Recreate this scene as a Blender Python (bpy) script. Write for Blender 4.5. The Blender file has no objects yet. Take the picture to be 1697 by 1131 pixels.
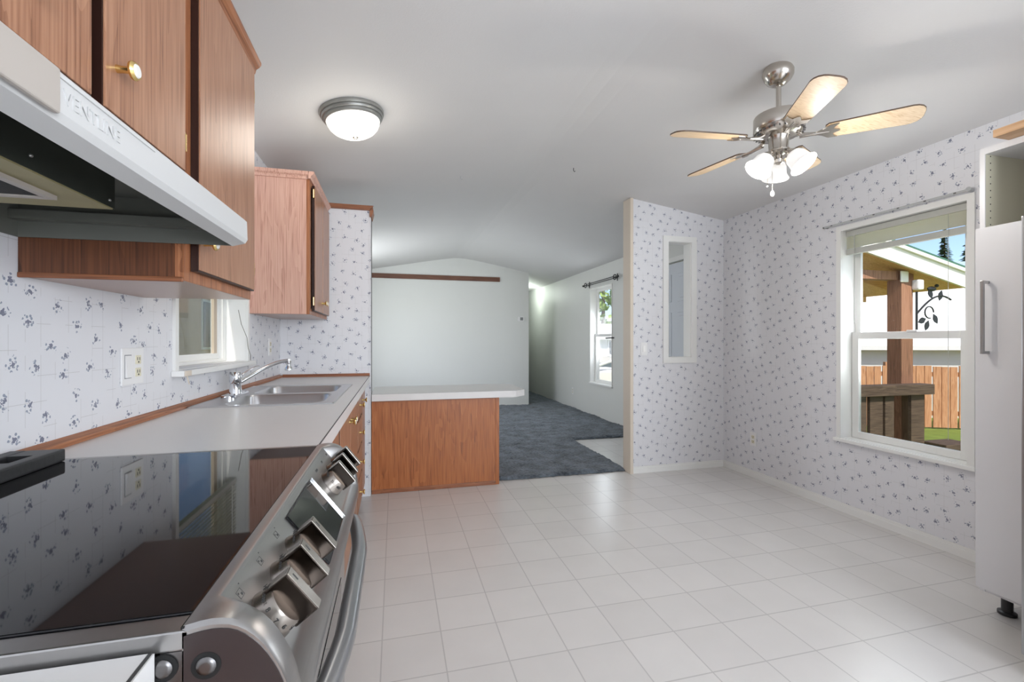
import bpy, bmesh, math, random
from mathutils import Vector, Matrix
random.seed(7)
sc = bpy.context.scene
C = sc.collection
PI = math.pi
# ---------------------------------------------------------------- camera, sky, sun, exposure
F_PX = 754.0
YAW = math.atan(193.5 / F_PX)
cam = bpy.data.cameras.new('camera'); cam_o = bpy.data.objects.new('camera', cam); C.objects.link(cam_o)
cam.sensor_width = 36.0; cam.lens = 36.0 * F_PX / 1697.0
cam.clip_start = 0.05; cam.clip_end = 300
cam_o.location = (0, 0, 1.18); cam_o.rotation_euler = (PI / 2, 0, -YAW)
sc.camera = cam_o
sc.view_settings.view_transform = 'Standard'; sc.view_settings.look = 'None'
sc.view_settings.gamma = 1.0; sc.view_settings.use_curve_mapping = False
sc.view_settings.exposure = 0.35
W = bpy.data.worlds.new('sky'); sc.world = W; W.use_nodes = True
nt = W.node_tree; bg = nt.nodes['Background']
sky = nt.nodes.new('ShaderNodeTexSky'); sky.sky_type = 'NISHITA'; sky.sun_disc = False
sky.sun_elevation = math.radians(48); sky.sun_rotation = math.radians(190); sky.air_density = 0.7; sky.dust_density = 1.0
nt.links.new(sky.outputs[0], bg.inputs[0]); bg.inputs[1].default_value = 0.20
sun = bpy.data.lights.new('sun', 'SUN'); sun.energy = 4.2; sun.angle = math.radians(0.6); sun.color = (1, .95, .86)
sun_o = bpy.data.objects.new('sun', sun); C.objects.link(sun_o)
sun_o.rotation_euler = Vector((0.10, 0.72, -0.85)).to_track_quat('-Z', 'Y').to_euler()

def area(name, loc, direction, sx, sy, power, color=(1, 1, 1)):
    l = bpy.data.lights.new(name, 'AREA'); l.shape = 'RECTANGLE'; l.size = sx; l.size_y = sy
    l.energy = power; l.color = color
    o = bpy.data.objects.new(name, l); C.objects.link(o); o.location = loc
    o.rotation_euler = Vector(direction).to_track_quat('-Z', 'Z').to_euler()
    return o
# fill lamps added behind the camera, then daylight lamps at the window openings
area('rear_fill_light', (1.9, -2.9, 1.45), (0, 1, 0.0), 1.6, 1.2, 92, (.86, .92, 1))  # added fill, the back wall is solid here
area('rear_side_fill_light', (2.95, -1.3, 1.4), (-1, 0, 0.0), 2.0, 1.3, 34, (.86, .92, 1))  # added fill, the right wall has no opening here
area('daylight_living_window', (-0.78, 6.3, 1.3), (1, 0, 0.0), 1.7, 1.3, 30, (.92, .95, 1))
area('daylight_living_right_window', (3.16, 6.3, 1.25), (-1, 0, 0), 0.62, 1.3, 20, (.88, .94, 1))
area('daylight_right_window', (3.16, 2.13, 1.25), (-1, 0, 0), 0.62, 1.2, 16, (.9, .95, 1))

# ---------------------------------------------------------------- materials
def srgb(r, g, b):
    f = lambda c: (c / 255 / 12.92) if c / 255 <= .04045 else ((c / 255 + .055) / 1.055) ** 2.4
    return (f(r), f(g), f(b), 1)
def new_mat(name):
    m = bpy.data.materials.new(name); m.use_nodes = True
    return m, m.node_tree, m.node_tree.nodes['Principled BSDF']
def plain(name, col, rough=.5, metal=0, noise=0.04, scale=14, bump=0, spec=.5, bscale=None, coat=0):
    m, t, b = new_mat(name)
    N, L = t.nodes, t.links
    g = N.new('ShaderNodeNewGeometry')
    n = N.new('ShaderNodeTexNoise'); n.inputs['Scale'].default_value = scale; n.inputs['Detail'].default_value = 3
    L.new(g.outputs['Position'], n.inputs['Vector'])
    mp = N.new('ShaderNodeMapRange'); mp.inputs[3].default_value = 1 - noise; mp.inputs[4].default_value = 1 + noise
    L.new(n.outputs[0], mp.inputs[0])
    mx = N.new('ShaderNodeVectorMath'); mx.operation = 'SCALE'; mx.inputs[0].default_value = col[:3]
    L.new(mp.outputs[0], mx.inputs[3]); L.new(mx.outputs[0], b.inputs['Base Color'])
    b.inputs['Roughness'].default_value = rough; b.inputs['Metallic'].default_value = metal
    b.inputs['Specular IOR Level'].default_value = spec; b.inputs['Coat Weight'].default_value = coat
    if bump:
        n2 = N.new('ShaderNodeTexNoise'); n2.inputs['Scale'].default_value = bscale or 90; n2.inputs['Detail'].default_value = 2
        L.new(g.outputs['Position'], n2.inputs['Vector'])
        bp = N.new('ShaderNodeBump'); bp.inputs['Strength'].default_value = bump; bp.inputs['Distance'].default_value = .004
        L.new(n2.outputs[0], bp.inputs['Height']); L.new(bp.outputs[0], b.inputs['Normal'])
    return m
def brushed(name, col, rough, axis='y', amp=.12):
    m, t, b = new_mat(name); N, L = t.nodes, t.links
    g = N.new('ShaderNodeNewGeometry'); mp = N.new('ShaderNodeMapping')
    s = {'x': (3, 260, 260), 'y': (260, 3, 260), 'z': (260, 260, 3)}[axis]
    mp.inputs['Scale'].default_value = s; L.new(g.outputs['Position'], mp.inputs[0])
    n = N.new('ShaderNodeTexNoise'); n.inputs['Scale'].default_value = 1; L.new(mp.outputs[0], n.inputs['Vector'])
    r = N.new('ShaderNodeMapRange'); r.inputs[3].default_value = max(.03, rough - amp / 2); r.inputs[4].default_value = rough + amp / 2
    L.new(n.outputs[0], r.inputs[0]); L.new(r.outputs[0], b.inputs['Roughness'])
    b.inputs['Base Color'].default_value = col; b.inputs['Metallic'].default_value = 1
    return m
def wood(name, dark, mid, light, axis='z', rough=.42, ring=7.0, fine=1.0):
    m, t, b = new_mat(name); N, L = t.nodes, t.links
    g = N.new('ShaderNodeNewGeometry'); mp = N.new('ShaderNodeMapping')
    s = {'z': (1, 1, .16), 'y': (1, .16, 1), 'x': (.16, 1, 1)}[axis]
    mp.inputs['Scale'].default_value = s; L.new(g.outputs['Position'], mp.inputs[0])
    n = N.new('ShaderNodeTexNoise'); n.inputs['Scale'].default_value = 6.5; n.inputs['Detail'].default_value = 3; n.inputs['Roughness'].default_value = .55; n.inputs['Distortion'].default_value = .6
    L.new(mp.outputs[0], n.inputs['Vector'])
    mul = N.new('ShaderNodeMath'); mul.operation = 'MULTIPLY'; mul.inputs[1].default_value = ring; L.new(n.outputs[0], mul.inputs[0])
    fr = N.new('ShaderNodeMath'); fr.operation = 'FRACT'; L.new(mul.outputs[0], fr.inputs[0])
    n2 = N.new('ShaderNodeTexNoise'); n2.inputs['Scale'].default_value = 170; n2.inputs['Detail'].default_value = 2
    mp2 = N.new('ShaderNodeMapping'); s2 = {'z': (1, 1, .025), 'y': (1, .025, 1), 'x': (.025, 1, 1)}[axis]
    mp2.inputs['Scale'].default_value = s2; L.new(g.outputs['Position'], mp2.inputs[0]); L.new(mp2.outputs[0], n2.inputs['Vector'])
    mix = N.new('ShaderNodeMath'); mix.operation = 'MULTIPLY_ADD'; mix.inputs[1].default_value = .27
    L.new(fr.outputs[0], mix.inputs[0])
    h = N.new('ShaderNodeMath'); h.operation = 'MULTIPLY_ADD'; h.inputs[1].default_value = 1.6 * fine; h.inputs[2].default_value = -.46 * fine + (1 - fine) * .3
    L.new(n2.outputs[0], h.inputs[0]); L.new(h.outputs[0], mix.inputs[2])
    cr = N.new('ShaderNodeValToRGB'); e = cr.color_ramp.elements
    e[0].position = .0; e[0].color = dark; e[1].position = 1; e[1].color = light
    k = e.new(.38); k.color = mid
    L.new(mix.outputs[0], cr.inputs[0]); L.new(cr.outputs[0], b.inputs['Base Color'])
    b.inputs['Roughness'].default_value = rough
    return m
def wallpaper(name):
    m, t, b = new_mat(name); N, L = t.nodes, t.links
    def math_(op, a, bb=None, c=None):
        n = N.new('ShaderNodeMath'); n.operation = op
        for i, v in enumerate((a, bb, c)):
            if v is None: continue
            if isinstance(v, (int, float)): n.inputs[i].default_value = v
            else: L.new(v, n.inputs[i])
        return n.outputs[0]
    g = N.new('ShaderNodeNewGeometry'); sp = N.new('ShaderNodeSeparateXYZ'); L.new(g.outputs['Position'], sp.inputs[0])
    sn = N.new('ShaderNodeSeparateXYZ'); L.new(g.outputs['True Normal'], sn.inputs[0])
    isx = math_('GREATER_THAN', math_('ABSOLUTE', sn.outputs[0]), .5)
    u = math_('ADD', math_('MULTIPLY', isx, sp.outputs[1]), math_('MULTIPLY', math_('SUBTRACT', 1, isx), math_('ADD', sp.outputs[0], 3.3)))
    cv = N.new('ShaderNodeCombineXYZ'); L.new(u, cv.inputs[0]); L.new(sp.outputs[2], cv.inputs[1])
    def vor(scale, rnd, off=(0, 0, 0)):
        mp = N.new('ShaderNodeMapping'); mp.inputs['Location'].default_value = off; mp.inputs['Rotation'].default_value = (0, 0, .42); L.new(cv.outputs[0], mp.inputs[0])
        v = N.new('ShaderNodeTexVoronoi'); v.voronoi_dimensions = '2D'; v.inputs['Scale'].default_value = scale
        v.inputs['Randomness'].default_value = rnd; L.new(mp.outputs[0], v.inputs['Vector']); return v
    nz = N.new('ShaderNodeTexNoise'); nz.noise_dimensions = '2D'; nz.inputs['Scale'].default_value = 150; nz.inputs['Detail'].default_value = 1
    L.new(cv.outputs[0], nz.inputs['Vector'])
    big = vor(12.4, .42)
    d = math_('DIVIDE', big.outputs['Distance'], 12.4)
    dn = math_('ADD', d, math_('MULTIPLY', math_('SUBTRACT', nz.outputs[0], .5), .018))
    core = math_('LESS_THAN', dn, .0062)
    sat = vor(92, 1.0)
    sd = math_('DIVIDE', sat.outputs['Distance'], 92)
    ring = math_('MULTIPLY', math_('GREATER_THAN', dn, .008), math_('LESS_THAN', dn, .0185))
    satm = math_('MULTIPLY', math_('LESS_THAN', sd, .0035), ring)
    sepc = N.new('ShaderNodeSeparateColor'); L.new(sat.outputs['Color'], sepc.inputs[0])
    satm = math_('MULTIPLY', satm, math_('GREATER_THAN', sepc.outputs[0], .42))
    # faint woven strokes
    nl = N.new('ShaderNodeTexNoise'); nl.noise_dimensions = '2D'; nl.inputs['Scale'].default_value = 14; nl.inputs['Detail'].default_value = 0
    L.new(cv.outputs[0], nl.inputs['Vector'])
    def stroke(coord, per, w, th):
        f = math_('FRACT', math_('DIVIDE', coord, per))
        return math_('MULTIPLY', math_('LESS_THAN', f, w), math_('GREATER_THAN', nl.outputs[0], th))
    lv = stroke(u, .047, .022, .52); lh = stroke(sp.outputs[2], .061, .018, .56)
    line = math_('MULTIPLY', math_('MAXIMUM', lv, lh), .52)
    def mixc(fac, a, bcol):
        x = N.new('ShaderNodeMix'); x.data_type = 'RGBA'; L.new(fac, x.inputs[0])
        if isinstance(a, tuple): x.inputs[6].default_value = a
        else: L.new(a, x.inputs[6])
        x.inputs[7].default_value = bcol; return x.outputs[2]
    c = mixc(line, srgb(226, 226, 229), srgb(168, 164, 160))
    c = mixc(math_('MULTIPLY', satm, .85), c, srgb(128, 138, 158))
    c = mixc(math_('MULTIPLY', core, .9), c, srgb(104, 108, 130))
    L.new(c, b.inputs['Base Color']); b.inputs['Roughness'].default_value = .45
    return m
def vinyl(name):
    m, t, b = new_mat(name); N, L = t.nodes, t.links
    g = N.new('ShaderNodeNewGeometry'); sp = N.new('ShaderNodeSeparateXYZ'); L.new(g.outputs['Position'], sp.inputs[0])
    def M(op, a, bb=None):
        n = N.new('ShaderNodeMath'); n.operation = op
        for i, v in enumerate((a, bb)):
            if v is None: continue
            if isinstance(v, (int, float)): n.inputs[i].default_value = v
            else: L.new(v, n.inputs[i])
        return n.outputs[0]
    tx = M('DIVIDE', M('ADD', sp.outputs[0], .05), .229); ty = M('DIVIDE', M('SUBTRACT', sp.outputs[1], 1.863 - 20 * .236), .236)
    fx = M('ABSOLUTE', M('SUBTRACT', M('FRACT', M('ADD', tx, 40.5)), .5)); fy = M('ABSOLUTE', M('SUBTRACT', M('FRACT', M('ADD', ty, 40.5)), .5))
    grout = M('MAXIMUM', M('LESS_THAN', fx, .011), M('LESS_THAN', fy, .011))
    wn = N.new('ShaderNodeTexWhiteNoise'); wn.noise_dimensions = '2D'; cb = N.new('ShaderNodeCombineXYZ')
    L.new(M('FLOOR', M('ADD', tx, 40)), cb.inputs[0]); L.new(M('FLOOR', M('ADD', ty, 40)), cb.inputs[1]); L.new(cb.outputs[0], wn.inputs['Vector'])
    n = N.new('ShaderNodeTexNoise'); n.inputs['Scale'].default_value = 5; n.inputs['Detail'].default_value = 4; L.new(g.outputs['Position'], n.inputs['Vector'])
    f = M('ADD', M('MULTIPLY', wn.outputs[0], .35), M('MULTIPLY', n.outputs[0], .65))
    cr = N.new('ShaderNodeValToRGB'); e = cr.color_ramp.elements
    e[0].position = .25; e[0].color = srgb(211, 208, 205); e[1].position = .75; e[1].color = srgb(218, 215, 212)
    L.new(f, cr.inputs[0])
    x = N.new('ShaderNodeMix'); x.data_type = 'RGBA'; L.new(M('MULTIPLY', grout, .5), x.inputs[0]); L.new(cr.outputs[0], x.inputs[6]); x.inputs[7].default_value = srgb(162, 159, 158)
    L.new(x.outputs[2], b.inputs['Base Color']); b.inputs['Roughness'].default_value = .26; b.inputs['Specular IOR Level'].default_value = .5
    bp = N.new('ShaderNodeBump'); bp.inputs['Strength'].default_value = .12; bp.inputs['Distance'].default_value = .003
    L.new(M('SUBTRACT', n.outputs[0], M('MULTIPLY', grout, .5)), bp.inputs['Height']); L.new(bp.outputs[0], b.inputs['Normal'])
    return m
def carpet_mat(name):
    m, t, b = new_mat(name); N, L = t.nodes, t.links
    g = N.new('ShaderNodeNewGeometry')
    n = N.new('ShaderNodeTexNoise'); n.inputs['Scale'].default_value = 42; n.inputs['Detail'].default_value = 6; L.new(g.outputs['Position'], n.inputs['Vector'])
    n3 = N.new('ShaderNodeTexNoise'); n3.inputs['Scale'].default_value = 7; n3.inputs['Detail'].default_value = 3; L.new(g.outputs['Position'], n3.inputs['Vector'])
    a = N.new('ShaderNodeMath'); a.operation = 'MULTIPLY_ADD'; a.inputs[1].default_value = .55; L.new(n3.outputs[0], a.inputs[0])
    h = N.new('ShaderNodeMath'); h.operation = 'MULTIPLY'; h.inputs[1].default_value = .45; L.new(n.outputs[0], h.inputs[0]); L.new(h.outputs[0], a.inputs[2])
    cr = N.new('ShaderNodeValToRGB'); e = cr.color_ramp.elements
    e[0].position = .32; e[0].color = srgb(44, 51, 58); e[1].position = .66; e[1].color = srgb(116, 126, 136)
    L.new(a.outputs[0], cr.inputs[0]); L.new(cr.outputs[0], b.inputs['Base Color'])
    b.inputs['Roughness'].default_value = 1; b.inputs['Specular IOR Level'].default_value = .05; b.inputs['Sheen Weight'].default_value = .25
    bp = N.new('ShaderNodeBump'); bp.inputs['Strength'].default_value = 1; bp.inputs['Distance'].default_value = .02
    L.new(n.outputs[0], bp.inputs['Height']); L.new(bp.outputs[0], b.inputs['Normal'])
    return m
def pane_mat(name, tint=(1, 1, 1, 1), refl=.06):
    m = bpy.data.materials.new(name); m.use_nodes = True; t = m.node_tree; N, L = t.nodes, t.links
    N.clear(); o = N.new('ShaderNodeOutputMaterial'); tr = N.new('ShaderNodeBsdfTransparent'); tr.inputs[0].default_value = tint
    gl = N.new('ShaderNodeBsdfGlossy'); gl.inputs['Roughness'].default_value = .02
    fr = N.new('ShaderNodeFresnel'); fr.inputs[0].default_value = 1.35
    mu = N.new('ShaderNodeMath'); mu.operation = 'MULTIPLY'; mu.inputs[1].default_value = refl * 5; L.new(fr.outputs[0], mu.inputs[0])
    mu.use_clamp = True
    mx = N.new('ShaderNodeMixShader'); L.new(mu.outputs[0], mx.inputs[0]); L.new(tr.outputs[0], mx.inputs[1]); L.new(gl.outputs[0], mx.inputs[2])
    L.new(mx.outputs[0], o.inputs[0]); return m
def glow(name, col, strength, base=.8):
    m, t, b = new_mat(name)
    b.inputs['Base Color'].default_value = (base, base, base, 1); b.inputs['Emission Color'].default_value = col
    b.inputs['Emission Strength'].default_value = strength; b.inputs['Roughness'].default_value = .3
    n = t.nodes.new('ShaderNodeTexNoise'); n.inputs['Scale'].default_value = 11
    r = t.nodes.new('ShaderNodeMapRange'); r.inputs[3].default_value = strength * .85; r.inputs[4].default_value = strength * 1.15
    t.links.new(n.outputs[0], r.inputs[0]); t.links.new(r.outputs[0], b.inputs['Emission Strength'])
    return m

M = {}
M['paper'] = wallpaper('floral_wallpaper')
M['vinyl'] = vinyl('vinyl_tile')
M['carpet'] = carpet_mat('blue_grey_carpet')
M['ceiling'] = plain('ceiling_white', srgb(222, 221, 220), .7, noise=.02, scale=3, bump=.12, bscale=120)
M['offwhite'] = plain('living_wall_paint', srgb(220, 221, 217), .5, noise=.015, scale=3)
M['trim'] = plain('white_trim', srgb(236, 236, 233), .4, noise=.01)
M['cream'] = plain('cream_trim', srgb(220, 208, 192), .45, noise=.02)
M['wood'] = wood('cabinet_wood', srgb(104, 60, 36), srgb(154, 96, 62), srgb(186, 126, 88), 'z', .38)
M['wood_door'] = wood('cabinet_door_wood', srgb(124, 80, 56), srgb(160, 112, 84), srgb(184, 138, 108), 'z', .33)
M['wood_y'] = wood('trim_wood_lengthwise', srgb(104, 60, 36), srgb(150, 94, 60), srgb(182, 122, 84), 'y', .4)
M['wood_x'] = wood('trim_wood_crosswise', srgb(96, 56, 34), srgb(140, 86, 56), srgb(168, 110, 76), 'x', .4)
M['pink_wood'] = wood('pinkish_side_wood', srgb(164, 116, 98), srgb(206, 160, 142), srgb(222, 182, 164), 'z', .4)
M['penin'] = wood('peninsula_wood', srgb(104, 54, 22), srgb(162, 94, 48), srgb(186, 118, 68), 'z', .38)
M['dark_edge'] = plain('dark_wood_edge', srgb(44, 22, 16), .4)
M['underside'] = plain('cabinet_underside_laminate', srgb(168, 136, 122), .28, noise=.03, spec=.5)
M['rail_wood'] = wood('dark_wall_rail_wood', srgb(72, 44, 32), srgb(104, 66, 48), srgb(126, 84, 62), 'x', .5)
M['brass'] = plain('brass', (.83, .62, .25, 1), .2, 1, noise=.05)
M['porcelain'] = plain('porcelain', srgb(240, 238, 234), .12)
M['laminate'] = plain('countertop_laminate', srgb(222, 220, 218), .32, noise=.015, scale=30)
M['steel'] = brushed('brushed_steel', (.42, .415, .41, 1), .33, 'y')
M['steel_dk'] = brushed('dark_brushed_steel', (.17, .165, .165, 1), .34, 'y')
M['sink'] = brushed('sink_steel', (.58, .58, .59, 1), .3, 'y', .03)
M['chrome'] = plain('chrome', (.75, .76, .78, 1), .07, 1, noise=.01)
M['nickel'] = plain('brushed_nickel', (.55, .51, .46, 1), .2, 1, noise=.05)
M['knob'] = plain('warm_nickel_knob', (.34, .31, .28, 1), .27, 1, noise=.04)
M['cap_dark'] = plain('dark_brown_grey_end_cap', srgb(58, 50, 50), .3, .3, noise=.03)
M['grip'] = plain('reflection_darkened_grip_metal', (.055, .044, .037, 1), .16, 1, noise=.03)  # grip metal darkened to paint in the dim room its sides mirror
M['dark_side'] = wood('stained_shaded_side_wood', srgb(52, 27, 14), srgb(92, 52, 30), srgb(118, 72, 44), 'z', .45)  # darker stain, with the shade beside the hood painted in too
M['blackglass'] = plain('black_cooktop_glass', (.006, .006, .007, 1), .03, 0, noise=.0, spec=.34)
M['display'] = plain('black_display_glass', (.008, .008, .009, 1), .06, 0, noise=0, spec=.35)
M['blackpl'] = plain('black_plastic', (.022, .022, .023, 1), .42, bump=.1)
M['void'] = plain('deep_black_opening', (.003, .003, .003, 1), .8)
M['print'] = plain('dark_printed_ink', (.05, .05, .05, 1), .5)
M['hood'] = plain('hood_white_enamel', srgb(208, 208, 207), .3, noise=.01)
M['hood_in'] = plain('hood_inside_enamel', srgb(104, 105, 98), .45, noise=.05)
M['hood_plate'] = plain('hood_control_plate', srgb(180, 172, 164), .4, noise=.01)
M['hood_fan'] = plain('dark_green_fan_box', srgb(44, 48, 42), .5, noise=.2, scale=9)
M['hood_tan'] = plain('greasy_tan_metal', srgb(150, 140, 100), .5, noise=.18, scale=12)
M['white_plastic'] = plain('white_plastic', srgb(236, 235, 234), .35, noise=.01)
M['almond'] = plain('almond_plastic', srgb(226, 220, 196), .4, noise=.01)
M['blade'] = wood('pale_maple_blade', srgb(206, 172, 130), srgb(226, 198, 160), srgb(236, 212, 178), 'x', .42, ring=4)
M['blade_edge'] = plain('blade_edge_brown', srgb(96, 76, 60), .5)
M['frost'] = glow('lit_frosted_dome', (1, .96, .87, 1), .58)
M['bulbglass'] = glow('lit_frosted_shade', (1, .97, .92, 1), .38)
M['pewter'] = plain('pewter_ring', srgb(150, 150, 146), .35, .6, noise=.03)
M['ikea'] = plain('white_foil_cabinet', srgb(226, 226, 228), .35, noise=.008)
M['ikea_in'] = plain('yellow_lit_cabinet_inside', srgb(206, 202, 180), .5, noise=.01)  # white inside, yellowish reflected light painted into the colour
M['tanboard'] = wood('tan_board', srgb(176, 132, 96), srgb(206, 166, 126), srgb(218, 182, 146), 'y', .5)
M['handle'] = brushed('satin_bar_handle', (.45, .45, .45, 1), .3, 'z')
M['fridge'] = brushed('fridge_steel', (.42, .42, .44, 1), .35, 'z')
M['pane'] = pane_mat('window_pane')
M['darkpane'] = pane_mat('screened_window_pane', (.80, .80, .79, 1))
M['blind'] = plain('blind_vinyl', srgb(236, 236, 224), .4, noise=.01)
_t = M['blind'].node_tree; _tr = _t.nodes.new('ShaderNodeBsdfTranslucent'); _tr.inputs[0].default_value = (.85, .84, .76, 1)
_mx = _t.nodes.new('ShaderNodeMixShader'); _mx.inputs[0].default_value = .6; _o = next(n for n in _t.nodes if n.type == 'OUTPUT_MATERIAL')
_t.links.new(_t.nodes['Principled BSDF'].outputs[0], _mx.inputs[1]); _t.links.new(_tr.outputs[0], _mx.inputs[2]); _t.links.new(_mx.outputs[0], _o.inputs[0])
M['blind_grey'] = plain('blind_grey', srgb(186, 187, 180), .4, noise=.02)
M['rodwhite'] = plain('grey_white_rod', srgb(182, 184, 184), .35, noise=.03)
M['iron'] = plain('black_iron', (.015, .015, .016, 1), .45)
M['postwood'] = wood('weathered_post', srgb(92, 64, 48), srgb(146, 104, 80), srgb(170, 126, 100), 'z', .7)
M['railwood'] = wood('weathered_dark_rail', srgb(48, 38, 32), srgb(88, 72, 60), srgb(120, 100, 84), 'x', .8)
M['fencewood'] = wood('fence_wood', srgb(140, 92, 64), srgb(200, 144, 106), srgb(222, 172, 134), 'z', .8)
M['soffit'] = wood('porch_ceiling_wood', srgb(170, 116, 66), srgb(216, 164, 108), srgb(236, 194, 140), 'x', .6)
M['fascia'] = plain('white_fascia', srgb(236, 232, 224), .5)
M['shingle'] = plain('green_shingle', srgb(70, 110, 92), .9, noise=.3, scale=30)
M['siding'] = plain('white_siding', srgb(232, 230, 226), .6)
M['greysiding'] = plain('grey_blue_siding', srgb(160, 178, 190), .6)
M['taupe'] = plain('taupe_siding', srgb(236, 208, 186), .7, noise=.08, scale=3)
M['metalroof'] = plain('pale_metal_roof', srgb(242, 242, 242), .4)
M['grass'] = plain('lawn_grass', srgb(120, 140, 62), .95, noise=.35, scale=6, bump=.5, bscale=40)
M['leaf'] = plain('tree_foliage', srgb(150, 176, 92), .9, noise=.4, scale=3)
M['needle'] = plain('conifer_foliage', srgb(56, 78, 50), .9, noise=.3, scale=3)
M['bark'] = plain('tree_bark', srgb(90, 70, 54), .9, noise=.3)
M['deck'] = wood('deck_boards', srgb(96, 78, 66), srgb(136, 114, 96), srgb(160, 138, 118), 'x', .8)

# ---------------------------------------------------------------- mesh helpers
class MB:
    def __init__(s): s.bm = bmesh.new()
    def box(s, x0, x1, y0, y1, z0, z1, bev=0, seg=2, mat=None):
        r = bmesh.ops.create_cube(s.bm, size=1)
        vs = r['verts']
        for v in vs:
            v.co = Vector(((x0 + x1) / 2 + v.co.x * (x1 - x0), (y0 + y1) / 2 + v.co.y * (y1 - y0), (z0 + z1) / 2 + v.co.z * (z1 - z0)))
        if mat is not None:
            for v in vs: v.co = mat @ v.co
        if bev:
            es = list({e for v in vs for e in v.link_edges})
            bmesh.ops.bevel(s.bm, geom=es, offset=bev, segments=seg, affect='EDGES', profile=.6)
        return s
    def prism(s, pts, a, b, axis='y', mat=None):
        """polygon (two other coords in order) extruded from a to b along axis"""
        def mk(p, q, w):
            v = {'y': (p, w, q), 'x': (w, p, q), 'z': (p, q, w)}[axis]
            v = Vector(v); return mat @ v if mat is not None else v
        A = [s.bm.verts.new(mk(p, q, a)) for p, q in pts]; B = [s.bm.verts.new(mk(p, q, b)) for p, q in pts]
        n = len(pts); s.bm.faces.new(A); s.bm.faces.new(B[::-1])
        for i in range(n): s.bm.faces.new((A[i], A[(i + 1) % n], B[(i + 1) % n], B[i]))
        return s
    def lathe(s, prof, center=(0, 0, 0), mat=None, seg=32, cap=True):
        """profile [(r,z)...] about +z"""
        c = Vector(center); rings = []
        for r, z in prof:
            ring = []
            if r < 1e-6:
                v = c + Vector((0, 0, z)); v = mat @ v if mat is not None else v
                ring = [s.bm.verts.new(v)]
            else:
                for i in range(seg):
                    a = 2 * PI * i / seg; v = c + Vector((r * math.cos(a), r * math.sin(a), z))
                    ring.append(s.bm.verts.new(mat @ v if mat is not None else v))
            rings.append(ring)
        for A, B in zip(rings, rings[1:]):
            for i in range(seg):
                j = (i + 1) % seg
                if len(A) == 1 and len(B) == 1: continue
                if len(A) == 1: f = s.bm.faces.new((A[0], B[j], B[i]))
                elif len(B) == 1: f = s.bm.faces.new((A[i], A[j], B[0]))
                else: f = s.bm.faces.new((A[i], A[j], B[j], B[i]))
                f.smooth = True
        if cap:
            for r in (rings[0], rings[-1]):
                if len(r) > 1: s.bm.faces.new(r)
        return s
    def tube(s, pts, r, seg=10, cap=True, closed=False):
        pts = [Vector(p) for p in pts]; n = len(pts); rs = r if isinstance(r, (list, tuple)) else [r] * n
        rings = []; up = None
        for i, p in enumerate(pts):
            t = (pts[min(i + 1, n - 1)] - pts[max(i - 1, 0)]).normalized()
            if up is None:
                up = Vector((0, 0, 1)) if abs(t.z) < .9 else Vector((1, 0, 0))
            a = t.cross(up).normalized(); bb = a.cross(t).normalized(); up = bb
            rings.append([s.bm.verts.new(p + rs[i] * (a * math.cos(2 * PI * k / seg) + bb * math.sin(2 * PI * k / seg))) for k in range(seg)])
        for A, B in zip(rings, rings[1:]):
            for k in range(seg):
                f = s.bm.faces.new((A[k], A[(k + 1) % seg], B[(k + 1) % seg], B[k])); f.smooth = True
        if cap: s.bm.faces.new(rings[0][::-1]); s.bm.faces.new(rings[-1])
        return s
    def ball(s, c, r, seg=16, sc_=(1, 1, 1)):
        k = bmesh.ops.create_uvsphere(s.bm, u_segments=seg, v_segments=seg // 2, radius=r)
        for v in k['verts']:
            v.co = Vector(c) + Vector((v.co.x * sc_[0], v.co.y * sc_[1], v.co.z * sc_[2]))
            for f in v.link_faces: f.smooth = True
        return s
    def quad(s, *p):
        s.bm.faces.new([s.bm.verts.new(q) for q in p]); return s
    def build(s, name, mat, parent=None, fix=True):
        if fix: bmesh.ops.recalc_face_normals(s.bm, faces=s.bm.faces)
        me = bpy.data.meshes.new(name)
        off = Vector(parent['_w']) if parent is not None else Vector((0, 0, 0))
        if parent is not None:
            for v in s.bm.verts: v.co -= off
        s.bm.to_mesh(me); s.bm.free()
        if any(p.use_smooth for p in me.polygons): me.set_sharp_from_angle(angle=math.radians(38))
        o = bpy.data.objects.new(name, me); C.objects.link(o)
        me.materials.append(M[mat] if isinstance(mat, str) else mat)
        if parent is not None: o.parent = parent
        o['_w'] = list(off)
        return o
ALL = []
def tag(o, label, cat, group=None):
    o['label'] = label; o['category'] = cat
    if group: o['group'] = group
    return o
def thing(name, label, cat, loc=(0, 0, 0), group=None):
    o = bpy.data.objects.new(name, None); o.empty_display_size = .05; C.objects.link(o); o.location = loc; o['_w'] = list(loc)
    return tag(o, label, cat, group)
def struct_empty(name, loc):
    o = bpy.data.objects.new(name, None); o.empty_display_size = .05; C.objects.link(o); o.location = loc; o['_w'] = list(loc)
    o['kind'] = 'structure'; return o
def struct(name, mb, mat, parent=None):
    o = mb.build(name, mat, parent)
    if parent is None: o['kind'] = 'structure'
    return o
def text_part(name, body, size, mat4, mat, parent, extrude=.0006, align='CENTER'):
    cu = bpy.data.curves.new('lettering', 'FONT'); cu.body = body; cu.size = size; cu.extrude = extrude; cu.align_x = align; cu.align_y = 'CENTER'
    t = bpy.data.objects.new('lettering', cu); C.objects.link(t)
    bpy.context.view_layer.update()
    me = bpy.data.meshes.new_from_object(t.evaluated_get(bpy.context.evaluated_depsgraph_get()))
    bpy.data.objects.remove(t); bpy.data.curves.remove(cu)
    off = Matrix.Translation(-Vector(parent['_w']))
    me.transform(off @ mat4); me.materials.clear(); me.materials.append(M[mat])
    o = bpy.data.objects.new(name, me); C.objects.link(o); o.parent = parent; o['_w'] = parent['_w']
    return o
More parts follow.
